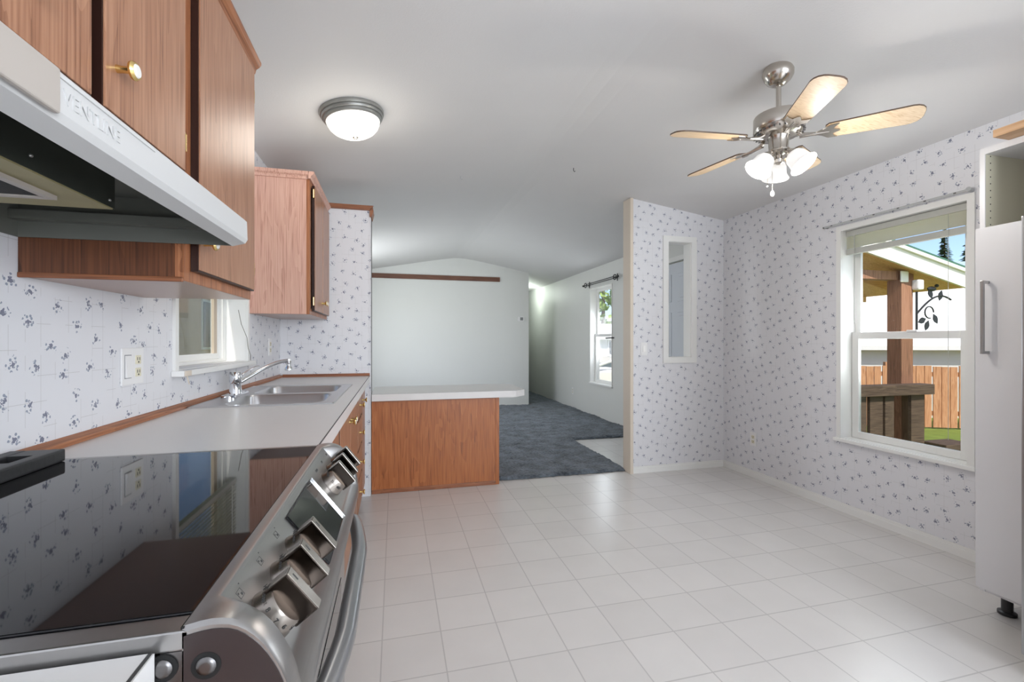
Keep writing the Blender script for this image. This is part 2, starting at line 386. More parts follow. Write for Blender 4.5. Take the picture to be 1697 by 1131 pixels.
def frame(origin, ex, ey, ez):
    m = Matrix.Identity(4)
    for i, e in enumerate((ex, ey, ez)):
        e = Vector(e).normalized()
        for r in range(3): m[r][i] = e[r]
    m.translation = Vector(origin); return m

# ---------------------------------------------------------------- setting
XL, XR, RX = -0.81, 3.0, 1.1
EAVE = 2.315
def ridge(y): return 2.585 if y <= 3.7 else 2.585 + min(1, (y - 3.7) / 4.3) * .085
def ceil_z(x, y):
    r = ridge(y)
    k = (r - EAVE) / 1.905; d = math.sqrt((x - RX) ** 2 + .025)
    return r + k * .012 - k * d
def wall_x(name, x0, x1, y0, y1, z0, z1, holes, mat):
    mb = MB(); ys = sorted({y0, y1, *[h[0] for h in holes], *[h[1] for h in holes]})
    for a, b in zip(ys, ys[1:]):
        hs = [h for h in holes if h[0] <= a + 1e-6 and h[1] >= b - 1e-6]
        if not hs: mb.box(x0, x1, a, b, z0, z1)
        else:
            h = hs[0]
            if h[2] > z0: mb.box(x0, x1, a, b, z0, h[2])
            if h[3] < z1: mb.box(x0, x1, a, b, h[3], z1)
    return struct(name, mb, mat)
YB, YE = -3.0, 12.0
KW = (1.765, 2.49, .505, 1.945)          # kitchen window opening
LW = (5.93, 6.67, .53, 2.0)              # living window opening
SW = (1.99, 2.84, 1.065, 2.0)            # sink window opening
wall_x('wall_right', XR, XR + .15, YB, 3.76, 0, EAVE + .02, [KW], 'paper')
wall_x('wall_living_right', XR, XR + .15, 3.76, YE, 0, EAVE + .02, [(4.02, 4.94, 0, 2.06), LW], 'offwhite')
wall_x('wall_left', XL - .16, XL, YB, 3.70, 0, EAVE + .02, [SW], 'paper')
wall_x('wall_living_left', XL - .16, XL, 3.70, YE, 0, EAVE + .02, [(5.4, 7.2, .6, 2.0)], 'offwhite')
RS0 = [RX + d for d in (.6, .4, .2, .1, 0, -.1, -.2, -.4, -.6)]
struct('wall_back', MB().prism([(XL, 0), (XR, 0), (XR, ceil_z(XR, -3))] + [(x, ceil_z(x, -3)) for x in RS0] + [(XL, ceil_z(XL, -3))], YB - .1, YB), 'offwhite')
struct('wall_hall_end', MB().box(XL, XR, YE - .1, YE, 0, EAVE), 'offwhite')
FX = 2.37; yF = 8.0
struct('wall_far', MB().prism([(XL, 0), (FX, 0), (FX, ceil_z(FX, yF))] + [(x, ceil_z(x, yF)) for x in RS0] + [(XL, ceil_z(XL, yF))], yF, yF + .1), 'offwhite')
struct('wall_hall', MB().box(FX - .1, FX, yF + .1, YE - .1, 0, 2.37), 'offwhite')
PX = 2.045
# partition with a narrow opening
mb = MB()
pz = lambda x: ceil_z(x, 3.66) + .004
for (a, b, z0, z1) in ((PX, 2.406, 0, None), (2.406, 2.645, 0, 1.03), (2.406, 2.645, 2.088, None), (2.645, XR, 0, None)):
    if z1 is None: mb.prism([(a, z0), (b, z0), (b, pz(b)), (a, pz(a))], 3.66, 3.76)
    else: mb.box(a, b, 3.66, 3.76, z0, z1)
struct('wall_partition', mb, 'paper')
struct('wall_partition_entry_side', MB().prism([(PX, 0), (2.406, 0), (2.406, pz(2.406)), (PX, pz(PX))], 3.76, 3.766)
       .prism([(2.645, 0), (XR - .002, 0), (XR - .002, pz(XR)), (2.645, pz(2.645))], 3.76, 3.766).box(2.406, 2.645, 3.76, 3.766, 0, 1.03), 'offwhite')
# end wall beside the sink run
struct('wall_counter_end', MB().box(XL, -.187, 3.62, 3.70, 0, 2.17), 'paper')
# ceiling
RS = [RX - .6, RX - .4, RX - .2, RX - .1, RX, RX + .1, RX + .2, RX + .4, RX + .6]
mb = MB()
ys = [YB, 3.7, 5.0, 6.5, 8.0, YE]
for a, b in zip(ys, ys[1:]):
    XS = [XL - .16, XL] + RS + [XR, XR + .15]
    for (x0, x1) in zip(XS, XS[1:]):
        def cz(x, y):
            x = min(max(x, XL), XR); return ceil_z(x, y)
        lo = [Vector((x0, a, cz(x0, a))), Vector((x1, a, cz(x1, a))), Vector((x1, b, cz(x1, b))), Vector((x0, b, cz(x0, b)))]
        v = [mb.bm.verts.new(p) for p in lo] + [mb.bm.verts.new(p + Vector((0, 0, .14))) for p in lo]
        for f in ((0, 1, 2, 3), (7, 6, 5, 4), (0, 4, 5, 1), (1, 5, 6, 2), (2, 6, 7, 3), (3, 7, 4, 0)): mb.bm.faces.new([v[i] for i in f])
struct('ceiling', mb, 'ceiling')
struct('floor', MB().box(XL - .16, XR + .15, YB, YE, -.08, 0), 'vinyl')
# carpet with a soft irregular pile
bm = bmesh.new(); st = .028; vd = {}
def cv(i, j):
    k = (i, j)
    if k not in vd:
        x = XL + .002 + i * st; y = 3.735 + j * st
        x = min(x, XR - .004)
        edge = (j == 0) or (y < 5.07 and x > 2.03)
        z = .018 + random.random() * .014 + .005 * math.sin(x * 9) * math.sin(y * 7)
        vd[k] = bm.verts.new((x + random.uniform(-.006, .006) * (0 if x > XR - .03 or i == 0 else 1), y + random.uniform(-.008, .008), .004 if edge else z))
    return vd[k]
nx = int((XR - XL) / st); ny = int((YE - .12 - 3.735) / st)
for i in range(nx):
    for j in range(ny):
        x = XL + (i + .5) * st; y = 3.735 + (j + .5) * st
        if x > 2.055 and y < 5.06: continue
        if y > 8 - st and y < 8.1 + st and x < FX + st: continue
        if y > 8 and x < FX + st: continue
        if x < .83 and y < 4.19: continue
        f = bm.faces.new((cv(i, j), cv(i + 1, j), cv(i + 1, j + 1), cv(i, j + 1))); f.smooth = True
me = bpy.data.meshes.new('carpet'); bm.to_mesh(me); bm.free(); me.materials.append(M['carpet'])
o = bpy.data.objects.new('carpet', me); C.objects.link(o)
tag(o, 'dark blue grey shag carpet covering the living room floor', 'carpet')
# trims
def bb(name, x0, x1, y0, y1, mat='trim', h=.06):
    mb = MB(); mb.box(x0, x1, y0, y1, 0, h * .72)
    if x1 - x0 < y1 - y0:
        mb.box((x0 + .005) if x0 > 1 else x0, x1 if x0 > 1 else x1 - .005, y0, y1, h * .72, h)
    else: mb.box(x0, x1, y0 + .005, y1, h * .72, h)
    return struct(name, mb, mat)
bb('baseboard_right', XR - .014, XR - .0005, 1.42, 3.659)
bb('baseboard_partition', PX, XR - .015, 3.646, 3.6595)
struct('trim_1', MB().box(2.016, PX - .0005, 3.64, 3.77, 0, ceil_z(2.04, 3.7) - .002), 'cream')
struct('trim_2', MB().box(2.352, 2.406, 3.648, 3.66, .98, 2.138).box(2.645, 2.70, 3.648, 3.66, .98, 2.138).box(2.406, 2.645, 3.648, 3.66, .98, 1.03)
       .box(2.406, 2.645, 3.648, 3.66, 2.088, 2.138).box(2.4055, 2.41, 3.66, 3.765, 1.03, 2.088).box(2.641, 2.6455, 3.66, 3.765, 1.03, 2.088)
       .box(2.41, 2.641, 3.66, 3.765, 1.03, 1.034).box(2.41, 2.641, 3.66, 3.765, 2.084, 2.088), 'trim')
struct('trim_3', MB().prism([(-.80, 2.17), (-.187, 2.17), (-.187, 2.172), (-.16, 2.205), (-.80, 2.205)], 3.60, 3.62)
       .box(XL, -.165, 3.62, 3.74, 2.17, 2.205).prism([(-.187, 2.12), (-.172, 2.12), (-.160, 2.17), (-.187, 2.17)], 3.60, 3.74), 'wood_x')
struct('trim_4', MB().box(-.187, -.18, 3.616, 3.70, .0, 2.12), 'paper')
struct('trim_5', MB().box(XL + .0005, 1.825, yF - .02, yF - .0005, 2.245, 2.325, .003), 'rail_wood')
struct('trim_6', MB().prism([(XL + .0005, .916), (XL + .018, .916), (XL + .018, .928), (XL + .0005, .938)], 1.24, 3.605), 'wood_y')
struct('trim_7', MB().box(XL + .02, -.187, 3.603, 3.6195, .916, .936), 'wood_x')
struct('trim_8', MB().box(-.186, -.176, 3.702, 3.71, .0, 2.12), 'dark_edge')

# ---- windows
def window(name, xin, xout, op, side, casing=.03, sashmat='trim', upper_dark=False, sill_ext=.03, pane_lo='pane', label=None):
    """side=+1: outside lies toward +X. xin = inner wall face"""
    y0, y1, z0, z1 = op; s = side
    w = struct_empty(name, (xin, (y0 + y1) / 2, z0))
    def bx(mb, xa, xb, *r, **k): mb.box(min(xa, xb), max(xa, xb), *r, **k)
    mb = MB()
    for r in ((y0 - casing, y0 + .004, z0 - .0, z1 + casing), (y1 - .004, y1 + casing, z0, z1 + casing), (y0 + .004, y1 - .004, z1 - .004, z1 + casing)):
        bx(mb, xin - s * .0005, xin - s * .012, *r)
    # jamb liners
    e = .004
    for r in ((y0 + .0003, y0 + e, z0, z1), (y1 - e, y1 - .0003, z0, z1), (y0 + e, y1 - e, z1 - e, z1 - .0003)):
        bx(mb, xin - s * .0, xout, *r)
    mb.build('window_frame', 'trim', w)
    mb = MB(); bx(mb, xin - s * sill_ext, xout, y0 - casing - .01, y1 + casing + .01, z0 - .022, z0 - .0003, bev=.004) if False else None
    bx(mb, xin - s * sill_ext, xin - s * .0005, y0 - casing - .012, y1 + casing + .012, z0 - .02, z0 + .003, bev=.004)
    bx(mb, xin - s * .0005, xout, y0 + .0005, y1 - .0005, z0 + .0003, z0 + .005)
    mb.build('window_sill', 'trim', w)
    zm = (z0 + z1) / 2
    return w
def sash(w, xa, y0, y1, z0, z1, fr, s, mat='trim', pane='pane', name='window_sash', th=.03):
    mb = MB(); xb = xa + s * th; X0, X1 = min(xa, xb), max(xa, xb)
    mb.box(X0, X1, y0, y0 + fr, z0, z1, .002).box(X0, X1, y1 - fr, y1, z0, z1, .002).box(X0, X1, y0 + fr, y1 - fr, z0, z0 + fr, .002).box(X0, X1, y0 + fr, y1 - fr, z1 - fr, z1, .002)
    f = mb.build(name, mat, w)
    xm = (X0 + X1) / 2
    MB().box(xm - .002, xm + .002, y0 + fr * .9, y1 - fr * .9, z0 + fr * .9, z1 - fr * .9).build('pane', pane, f)
    return f
w1 = window('window_1', XR, XR + .14, KW, 1, casing=.03)
sash(w1, XR + .112, KW[0] + .045, KW[1] - .006, 1.195, KW[3] - .005, .04, 1, th=.02)
sash(w1, XR + .085, KW[0] + .045, KW[1] - .006, KW[2] + .006, 1.24, .045, 1, pane='darkpane', th=.025)
MB().box(XR + .082, XR + .135, KW[0] + .0045, KW[0] + .045, KW[2] + .006, KW[3] - .005).build('window_stile', 'trim', w1)
MB().box(XR + .075, XR + .085, 2.07, 2.13, 1.236, 1.248, .003).build('sash_lock', 'white_plastic', w1)
w2 = window('window_2', XR, XR + .14, LW, 1, casing=.006)
sash(w2, XR + .10, LW[0] + .006, LW[1] - .006, 1.25, LW[3] - .005, .04, 1)
sash(w2, XR + .07, LW[0] + .006, LW[1] - .006, LW[2] + .006, 1.29, .045, 1, th=.025)
w3 = window('window_3', XL, XL - .155, SW, -1, casing=.022, sill_ext=.045)
M['beige_frame'] = plain('beige_window_frame', srgb(196, 180, 160), .5)
sash(w3, XL - .118, SW[0] + .006, SW[1] - .05, SW[2] + .02, SW[3] - .01, .03, -1, 'trim', pane='darkpane')
MB().box(XL - .15, XL - .10, SW[1] - .05, SW[1] - .004, SW[2] + .006, SW[3] - .005).box(XL - .15, XL - .10, SW[0] + .006, SW[1] - .05, SW[2] + .006, SW[2] + .02).build('window_stile', 'trim', w3)
MB().box(XL - .128, XL - .116, SW[1] - .125, SW[1] - .083, SW[2] + .05, SW[3] - .04).build('window_channel', 'beige_frame', w3)
w4 = window('window_4', XL, XL - .155, (5.4, 7.2, .6, 2.0), -1)
sash(w4, XL - .11, 5.406, 7.194, .606, 1.995, .05, -1)

# ---- entry door seen through the slit
d1 = struct_empty('door_1', (XR, 4.48, 0))
mb = MB(); mb.box(XR + .03, XR + .07, 4.03, 4.93, .01, 2.05)
for (a, b) in ((4.12, 4.42), (4.54, 4.84)):
    for (c, d) in ((1.62, 1.93), (.95, 1.50), (.18, .80)):
        mb.box(XR + .024, XR + .032, a, b, c, d, .006); mb.box(XR + .018, XR + .026, a + .04, b - .04, c + .04, d - .04, .006)
mb.build('door_panel', plain('white_door_paint', srgb(214, 219, 226), .4, noise=.01), d1)
mb = MB(); mb.box(XR - .012, XR - .0005, 3.97, 4.02, 0, 2.11).box(XR - .012, XR - .0005, 4.94, 4.99, 0, 2.11).box(XR - .012, XR - .0005, 4.02, 4.94, 2.06, 2.11)
mb.build('door_frame', 'trim', d1)
MB().ball((XR - .03, 4.86, .95), .028).tube([(XR + .03, 4.86, .95), (XR - .03, 4.86, .95)], .012).build('door_knob', 'nickel', d1)

# ---------------------------------------------------------------- cabinets
def knob_part(x, y, z, parent, label=None):
    m = frame((x, y, z), (0, 1, 0), (0, 0, 1), (1, 0, 0))
    k = MB().lathe([(.007, 0), (.006, .008), (.006, .018), (.015, .022), (.0165, .026), (.014, .030)], mat=m, seg=20).build('knob', 'brass', parent)
    MB().lathe([(.012, .0295), (.010, .032), (0, .033)], mat=m, seg=20).build('knob_inlay', 'porcelain', k)
    return k
def hinge_part(x, y, z, parent, h=.04):
    return MB().tube([(x, y, z - h / 2), (x, y, z + h / 2)], .004, 8).box(x - .004, x + .001, y - .001, y + .012, z - h / 2, z + h / 2).build('hinge', 'brass', parent)
def door_part(parent, x, y0, y1, z0, z1, th=.019, name='door', matname='wood_door', edge='both'):
    d = MB().box(x, x + th, y0 + .004, y1 - .004, z0 + .004, z1 - .002, .0015).build(name, matname, parent)
    mb = MB().box(x, x + th - .003, y0, y0 + .004, z0, z1).box(x, x + th - .003, y1 - .004, y1, z0, z1).box(x, x + th - .003, y0 + .004, y1 - .004, z0, z0 + .004)
    mb.build('door_edge', 'dark_edge', d)
    return d
def upper_cab(name, label, y0, y1, z0, z1, xf, side='wood', bottom='underside', crown=True, molding=True, crown_far=True, dark_near=False):
    t = thing(name, label, 'cabinet', (XL, (y0 + y1) / 2, z0), 'wall cabinets over the counter' if False else None)
    xb = XL + .001
    mb = MB().box(xb, xf - .018, y0, y0 + .016, z0 + .002, z1).box(xb, xf - .018, y1 - .016, y1, z0 + .002, z1).box(xb, xf - .018, y0 + .016, y1 - .016, z1 - .016, z1)
    mb.build('side_panel', side, t)
    if dark_near: MB().box(xb, xf - .0185, y0 - .0025, y0 - .0002, z0 + .008, z1 - .02).build('side_veneer', 'dark_side', t)  # thin sheet carrying the stain and the painted shade
    MB().box(xb, xf - .002, y0 + .001, y1 - .001, z0 - .001, z0 + .002).box(xb, xf - .018, y0 + .016, y1 - .016, z0 + .002, z0 + .012).build('bottom_panel', bottom, t)
    mb = MB().box(xf - .018, xf, y0, y0 + .04, z0, z1).box(xf - .018, xf, y1 - .035, y1, z0, z1).box(xf - .018, xf, y0 + .04, y1 - .035, z1 - .04, z1).box(xf - .018, xf, y0 + .04, y1 - .035, z0, z0 + .035)
    mb.build('face_frame', 'wood', t)
    if molding:
        MB().box(xb, xf, y0 - .006, y0, z0 - .004, z0 + .008, .002).build('bottom_molding', 'wood_x', t)
    if crown:
        pr = [(xf - .004, z1 - .012), (xf + .008, z1 - .012), (xf + .012, z1 + .004), (xf + .022, z1 + .012), (xf + .028, z1 + .022), (xf + .028, z1 + .030), (xf - .004, z1 + .030)]
        mb = MB().prism(pr, y0 - .024, y1 + (.024 if crown_far else 0))
        pr2 = [(-p + xf, q) for p, q in pr]
        mb.prism([(y0 + .004, z1 - .012), (y0 - .008, z1 - .012), (y0 - .012, z1 + .004), (y0 - .022, z1 + .012), (y0 - .024, z1 + .022), (y0 - .024, z1 + .030), (y0 + .004, z1 + .030)], xb, xf, axis='x')
        if crown_far: mb.prism([(y1 - .004, z1 - .012), (y1 + .008, z1 - .012), (y1 + .012, z1 + .004), (y1 + .022, z1 + .012), (y1 + .024, z1 + .022), (y1 + .024, z1 + .030), (y1 - .004, z1 + .030)], xb, xf, axis='x')
        mb.box(xb, xf, y0, y1, z1, z1 + .006)
        mb.build('crown_molding', 'wood_y' if side == 'wood' else 'pink_wood', t)
    return t
XF = -.49
c0 = upper_cab('wall_cabinet', 'short wood wall cabinet with two doors above the white range hood', .46, 1.247, 1.522, 2.14, XF, molding=False, crown_far=False)
dA = door_part(c0, XF + .001, .50, .876, 1.57, 2.115); knob_part(XF + .02, .735, 1.655, dA)
dB = door_part(c0, XF + .001, .903, 1.212, 1.57, 2.115); knob_part(XF + .02, .94, 1.655, dB); hinge_part(XF + .014, 1.216, 1.645, dB); hinge_part(XF + .014, 1.216, 2.05, dB)
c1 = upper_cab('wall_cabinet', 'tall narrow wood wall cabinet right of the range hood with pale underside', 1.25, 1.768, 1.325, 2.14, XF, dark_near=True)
dC = door_part(c1, XF + .001, 1.285, 1.745, 1.352, 2.115); knob_part(XF + .02, 1.315, 1.427, dC); hinge_part(XF + .014, 1.75, 1.43, dC); hinge_part(XF + .014, 1.75, 2.03, dC)
c2 = upper_cab('wall_cabinet', 'wood wall cabinet past the sink window, its pinkish side panel facing the room', 2.90, 3.598, 1.338, 2.145, XF, side='pink_wood', molding=False, crown_far=False)
dD = door_part(c2, XF + .001, 2.965, 3.265, 1.362, 2.12); hinge_part(XF + .012, 2.955, 1.42, dD, .05); hinge_part(XF + .012, 2.955, 2.07, dD, .05); knob_part(XF + .02, 3.24, 1.43, dD)
dE = door_part(c2, XF + .001, 3.275, 3.575, 1.362, 2.12); knob_part(XF + .02, 3.30, 1.43, dE); hinge_part(XF + .012, 3.58, 1.42, dE, .05)

# base cabinets
CF = -.24
def base_cab(label, y0, y1, kind, dz=0):
    t = thing('base_cabinet', label, 'cabinet', ((XL + CF) / 2, (y0 + y1) / 2, 0))
    xb = XL + .012
    MB().box(xb, CF - .018, y0 + .0005, y0 + .015, .09, .872 - dz).box(xb, CF - .018, y1 - .015, y1 - .0005, .09, .872 - dz).box(xb, CF - .018, y0 + .015, y1 - .015, .09, .105).build('side_panel', 'wood', t)
    MB().box(xb + .1, CF - .06, y0 + .0005, y1 - .0005, 0.0005, .09).build('toe_kick', 'dark_edge', t)
    MB().box(CF - .018, CF, y0 + .0005, y0 + .03, .09, .873 - dz).box(CF - .018, CF, y1 - .03, y1 - .0005, .09, .873 - dz).box(CF - .018, CF, y0 + .03, y1 - .03, .84, .873 - dz).box(CF - .018, CF, y0 + .03, y1 - .03, .09, .12).build('face_frame', 'wood', t)
    a, b = y0 + .018, y1 - .018
    if kind == 'doors':
        mid = (a + b) / 2
        for (p, q, ky) in ((a, mid - .008, mid - .04), (mid + .008, b, mid + .04)):
            d = door_part(t, CF + .001, p, q, .11, .845 - dz, edge='both'); knob_part(CF + .02, ky, .775, d)
    elif kind == 'door':
        d = door_part(t, CF + .001, a, b, .11, .845 - dz); knob_part(CF + .02, a + .035, .77, d)
    else:
        for (z0, z1) in ((.69, .845), (.50, .68), (.31, .49), (.11, .30)):
            d = door_part(t, CF + .001, a, b, z0, z1, name='drawer'); knob_part(CF + .02, (a + b) / 2, (z0 + z1) / 2, d)
    return t
base_cab('wood base cabinet with two doors between the range and the sink', 1.245, 1.975, 'doors')
base_cab('wood base cabinet with two doors directly below the steel sink', 1.977, 2.905, 'doors')
base_cab('wood base cabinet with a stack of four drawers past the sink', 2.907, 3.27, 'drawers')
base_cab('narrow wood base cabinet with one door against the papered end wall', 3.272, 3.598, 'door')
base_cab('wood base cabinet on the near side of the range', -.15, .468, 'door', .014)
# countertop with a cut-out for the sink
SX0, SX1, SY0, SY1 = -.765, -.262, 2.06, 2.88
mb = MB()
z0, z1 = .878, .9155
mb.box(XL + .001, -.19, 1.243, SY0, z0, z1).box(XL + .001, -.19, SY1, 3.602, z0, z1).box(XL + .001, SX0, SY0, SY1, z0, z1).box(SX1, -.19, SY0, SY1, z0, z1)
ct = mb.build('countertop', 'laminate'); tag(ct, 'long white laminate countertop from the range to the papered end wall', 'countertop')
e = MB().box(-.19, -.185, 1.243, 3.602, .872, .9150).build('front_edge', 'laminate', ct)
MB().box(-.1895, -.186, 1.243, 3.602, .9150, .9158).build('edge_seam', 'print', ct)
ct2 = MB().box(XL + .001, -.212, -.15, .470, .866, .903).build('countertop', 'laminate'); tag(ct2, 'corner of white laminate countertop on the near side of the range', 'countertop')
MB().box(-.212, -.207, -.15, .470, .862, .9025).build('front_edge', 'laminate', ct2); MB().box(-.2115, -.2085, -.15, .470, .9025, .9033).build('edge_seam', 'print', ct2)

# sink
t = thing('kitchen_sink', 'double bowl stainless steel sink set into the white countertop', 'sink', (-.515, 2.47, .915))
def rrect(x0, x1, y0, y1, r, n=6):
    pts = []
    for cx, cy, a0 in ((x1 - r, y1 - r, 0), (x0 + r, y1 - r, 90), (x0 + r, y0 + r, 180), (x1 - r, y0 + r, 270)):
        for i in range(n + 1):
            a = math.radians(a0 + 90 * i / n); pts.append((cx + r * math.cos(a), cy + r * math.sin(a)))
    return pts
rx0, rx1, ry0, ry1 = -.788, -.25, 2.035, 2.90
bowls = [(-.685, -.30, 2.075, 2.435), (-.685, -.30, 2.485, 2.86)]
mb = MB(); bm = mb.bm; zt = .9195
# rim plates around the two bowls (rectangles) plus rounded corners fans
def plate(x0, x1, y0, y1): mb.box(x0, x1, y0, y1, .9158, zt)
plate(rx0, bowls[0][0], ry0, ry1); plate(bowls[0][1], rx1, ry0, ry1)
plate(bowls[0][0], bowls[0][1], ry0, bowls[0][2]); plate(bowls[0][0], bowls[0][1], bowls[0][3], bowls[1][2]); plate(bowls[0][0], bowls[0][1], bowls[1][3], ry1)
R = .055
for (x0, x1, y0, y1) in bowls:
    for cx, cy, sx, sy in ((x1, y1, 1, 1), (x0, y1, -1, 1), (x0, y0, -1, -1), (x1, y0, 1, -1)):
        arc = [(cx - sx * R + sx * R * math.cos(math.radians(a)), cy - sy * R + sy * R * math.sin(math.radians(a))) for a in range(0, 91, 15)]
        pts = [(cx, cy)] + arc
        mb.prism(pts, .9158, zt, axis='z')
mb.build('sink_rim', 'sink', t)
mb = MB(); mb.box(rx0, rx1, ry0, ry0 + .006, zt, zt + .002).box(rx0, rx1, ry1 - .006, ry1, zt, zt + .002).box(rx0, rx0 + .006, ry0, ry1, zt, zt + .002).box(rx1 - .006, rx1, ry0, ry1, zt, zt + .002)
mb.build('raised_edge', 'sink', t)
for (x0, x1, y0, y1) in bowls:
    mb = MB(); rings = []
    for (ins, z, r) in ((0, zt, R), (.004, zt - .006, R), (.010, .80, R), (.02, .765, R), (.05, .752, .05)):
        rings.append([mb.bm.verts.new((p[0], p[1], z)) for p in rrect(x0 + ins, x1 - ins, y0 + ins, y1 - ins, r)])
    for A, B in zip(rings, rings[1:]):
        for i in range(len(A)):
            f = mb.bm.faces.new((A[i], A[(i + 1) % len(A)], B[(i + 1) % len(A)], B[i])); f.smooth = True
    mb.bm.faces.new(rings[-1])
    b = mb.build('bowl', 'sink', t)
    MB().lathe([(.045, .7525), (.043, .756), (.03, .754), (0, .753)], center=((x0 + x1) / 2, (y0 + y1) / 2, 0), seg=24).build('drain', 'chrome', b)
# faucet
t = thing('faucet', 'chrome single lever faucet with long low spout behind the sink', 'faucet', (-.735, 2.42, .92))
fx, fy = -.735, 2.42
MB().prism(rrect(fx - .03, fx + .03, fy - .12, fy + .12, .028), .9198, .932, axis='z').build('base_plate', 'chrome', t)
MB().lathe([(.027, .932), (.026, .94), (.024, .975), (.0245, .978)], center=(fx, fy, 0), seg=24).build('body', 'chrome', t)
MB().lathe([(.0245, .980), (.0265, .984), (.0265, 1.026), (.022, 1.034), (0, 1.036)], center=(fx, fy, 0), seg=24).build('cap', 'chrome', t)
MB().tube([(fx + .01, fy + .01, 1.01), (fx + .035, fy + .06, 1.035), (fx + .055, fy + .12, 1.052), (fx + .06, fy + .17, 1.052)], .0028, 8).build('lever', 'chrome', t)
ex, ey = -.555, 2.665
sp = []
for i in range(13):
    u = i / 12; sp.append((fx + (ex - fx) * u, fy + (ey - fy) * u, .975 + .100 * math.sin(u * PI / 2 * .98) ** 1.15))
MB().tube(sp, .0095, 12).build('spout', 'chrome', t)
MB().lathe([(.0, 1.085), (.014, 1.082), (.015, 1.068), (.012, 1.056), (.012, 1.046), (.019, 1.036), (.019, 1.024), (.015, 1.022), (0, 1.024)], center=(ex, ey, 0), seg=20).build('aerator', 'chrome', t)

# ---------------------------------------------------------------- range
RY0, RY1 = .475, 1.235
t = rg = thing('electric_range', 'slide in stainless steel range with black glass cooktop and front knobs', 'stove', (-.45, .855, 0))
MB().box(XL + .015, -.19, RY0 + .004, RY1 - .004, .02, .895).build('range_body', 'steel_dk', t)
# steel surround
mb = MB()
mb.box(XL + .012, -.182, RY0, RY0 + .027, .898, .9165, .002).box(XL + .012, -.182, RY1 - .014, RY1, .898, .9175, .002).box(XL + .012, XL + .1, RY0 + .027, RY1 - .014, .898, .9165, .002)
mb.box(XL + .1, -.182, RY0 + .027, RY1 - .014, .895, .912)
mb.build('steel_surround', 'steel', t)
g = MB().box(XL + .105, -.1835, RY0 + .028, RY1 - .016, .9122, .9182, .0015).build('glass_top', 'blackglass', t)
mb = MB()
def ringpts(cx, cy, r): return [(cx + r * math.cos(2 * PI * i / 40), cy + r * math.sin(2 * PI * i / 40), .91835) for i in range(41)]
# rear vent
mb = MB()
vx0, vx1, vy0, vy1, vz0, vz1 = XL + .014, XL + .113, .52, 1.205, .9185, .9455
slots = [(.60 + i * .098, .60 + i * .098 + .062) for i in range(6)]
sx0, sx1 = XL + .045, XL + .088
mb.box(vx0, sx0, vy0, vy1, vz0, vz1, .004).box(sx1, vx1, vy0, vy1, vz0, vz1, .004)
prev = vy0
for a, b in slots + [(vy1, vy1)]:
    mb.box(sx0 - .004, sx1 + .004, prev, a, vz0 + .001, vz1 - .0012); prev = b
v = mb.build('rear_vent', 'blackpl', t)
MB().box(sx0, sx1, vy0 + .01, vy1 - .01, vz0 + .0005, vz0 + .006).build('vent_cavity', 'void', v)
# control panel: bulging ends, flat sloping face between
bul = [(-.189, .9185), (-.165, .922), (-.142, .917), (-.121, .898), (-.104, .868), (-.095, .838), (-.091, .80), (-.096, .772), (-.112, .760), (-.189, .760)]
fl = [(-.189, .9185), (-.176, .920), (-.170, .916), (-.152, .893), (-.130, .864), (-.106, .832), (-.091, .80), (-.096, .772), (-.112, .760), (-.189, .760)]
def smooth(p, k=3):
    o = []
    for i in range(len(p) - 2):
        p0, p1, p2, p3 = p[max(i - 1, 0)], p[i], p[i + 1], p[min(i + 2, len(p) - 2)]
        for j in range(k):
            t_ = j / k
            o.append(tuple(.5 * (2 * b + (c - a) * t_ + (2 * a - 5 * b + 4 * c - d) * t_ ** 2 + (3 * b - a - 3 * c + d) * t_ ** 3) for a, b, c, d in zip(p0, p1, p2, p3)))
    return o + [p[-2], p[-1]]
bul = smooth(bul); fl = smooth(fl)
sta = [(RY0, 0, .0), (RY0 + .004, 0, .0), (RY0 + .03, .0, 0), (RY0 + .04, .35, 0), (RY0 + .05, 1, 0), (RY1 - .042, 1, 0), (RY1 - .034, .35, 0), (RY1 - .026, 0, 0), (RY1 - .004, 0, 0), (RY1, 0, 0)]
mb = MB(); rings = []
for k, (y, w, _) in enumerate(sta):
    ins = .005 if k in (0, len(sta) - 1) else 0
    ring = []
    for (a, b), (c, d) in zip(bul, fl):
        x = a + (c - a) * w; z = b + (d - b) * w
        if ins: x = x + (-.15 - x) * .035; z = z + (.84 - z) * .045
        ring.append(mb.bm.verts.new((x, y, z)))
    rings.append(ring)
for A, B in zip(rings, rings[1:]):
    n = len(A)
    for i in range(n): mb.bm.faces.new((A[i], A[(i + 1) % n], B[(i + 1) % n], B[i])).smooth = True
mb.bm.faces.new(rings[0]); mb.bm.faces.new(rings[-1])
cp = mb.build('control_panel', 'steel', t)
MB().box(-.1895, -.1868, RY0 + .002, RY1 - .002, .76, .9186).build('panel_gap', 'void', t)
dvec = Vector((.064, 0, -.084)).normalized(); nvec = Vector((.084, 0, .064)).normalized()
def face_pt(y, s): # s = metres down the slope from the top edge
    return Vector((-.170, y, .916)) + dvec * s
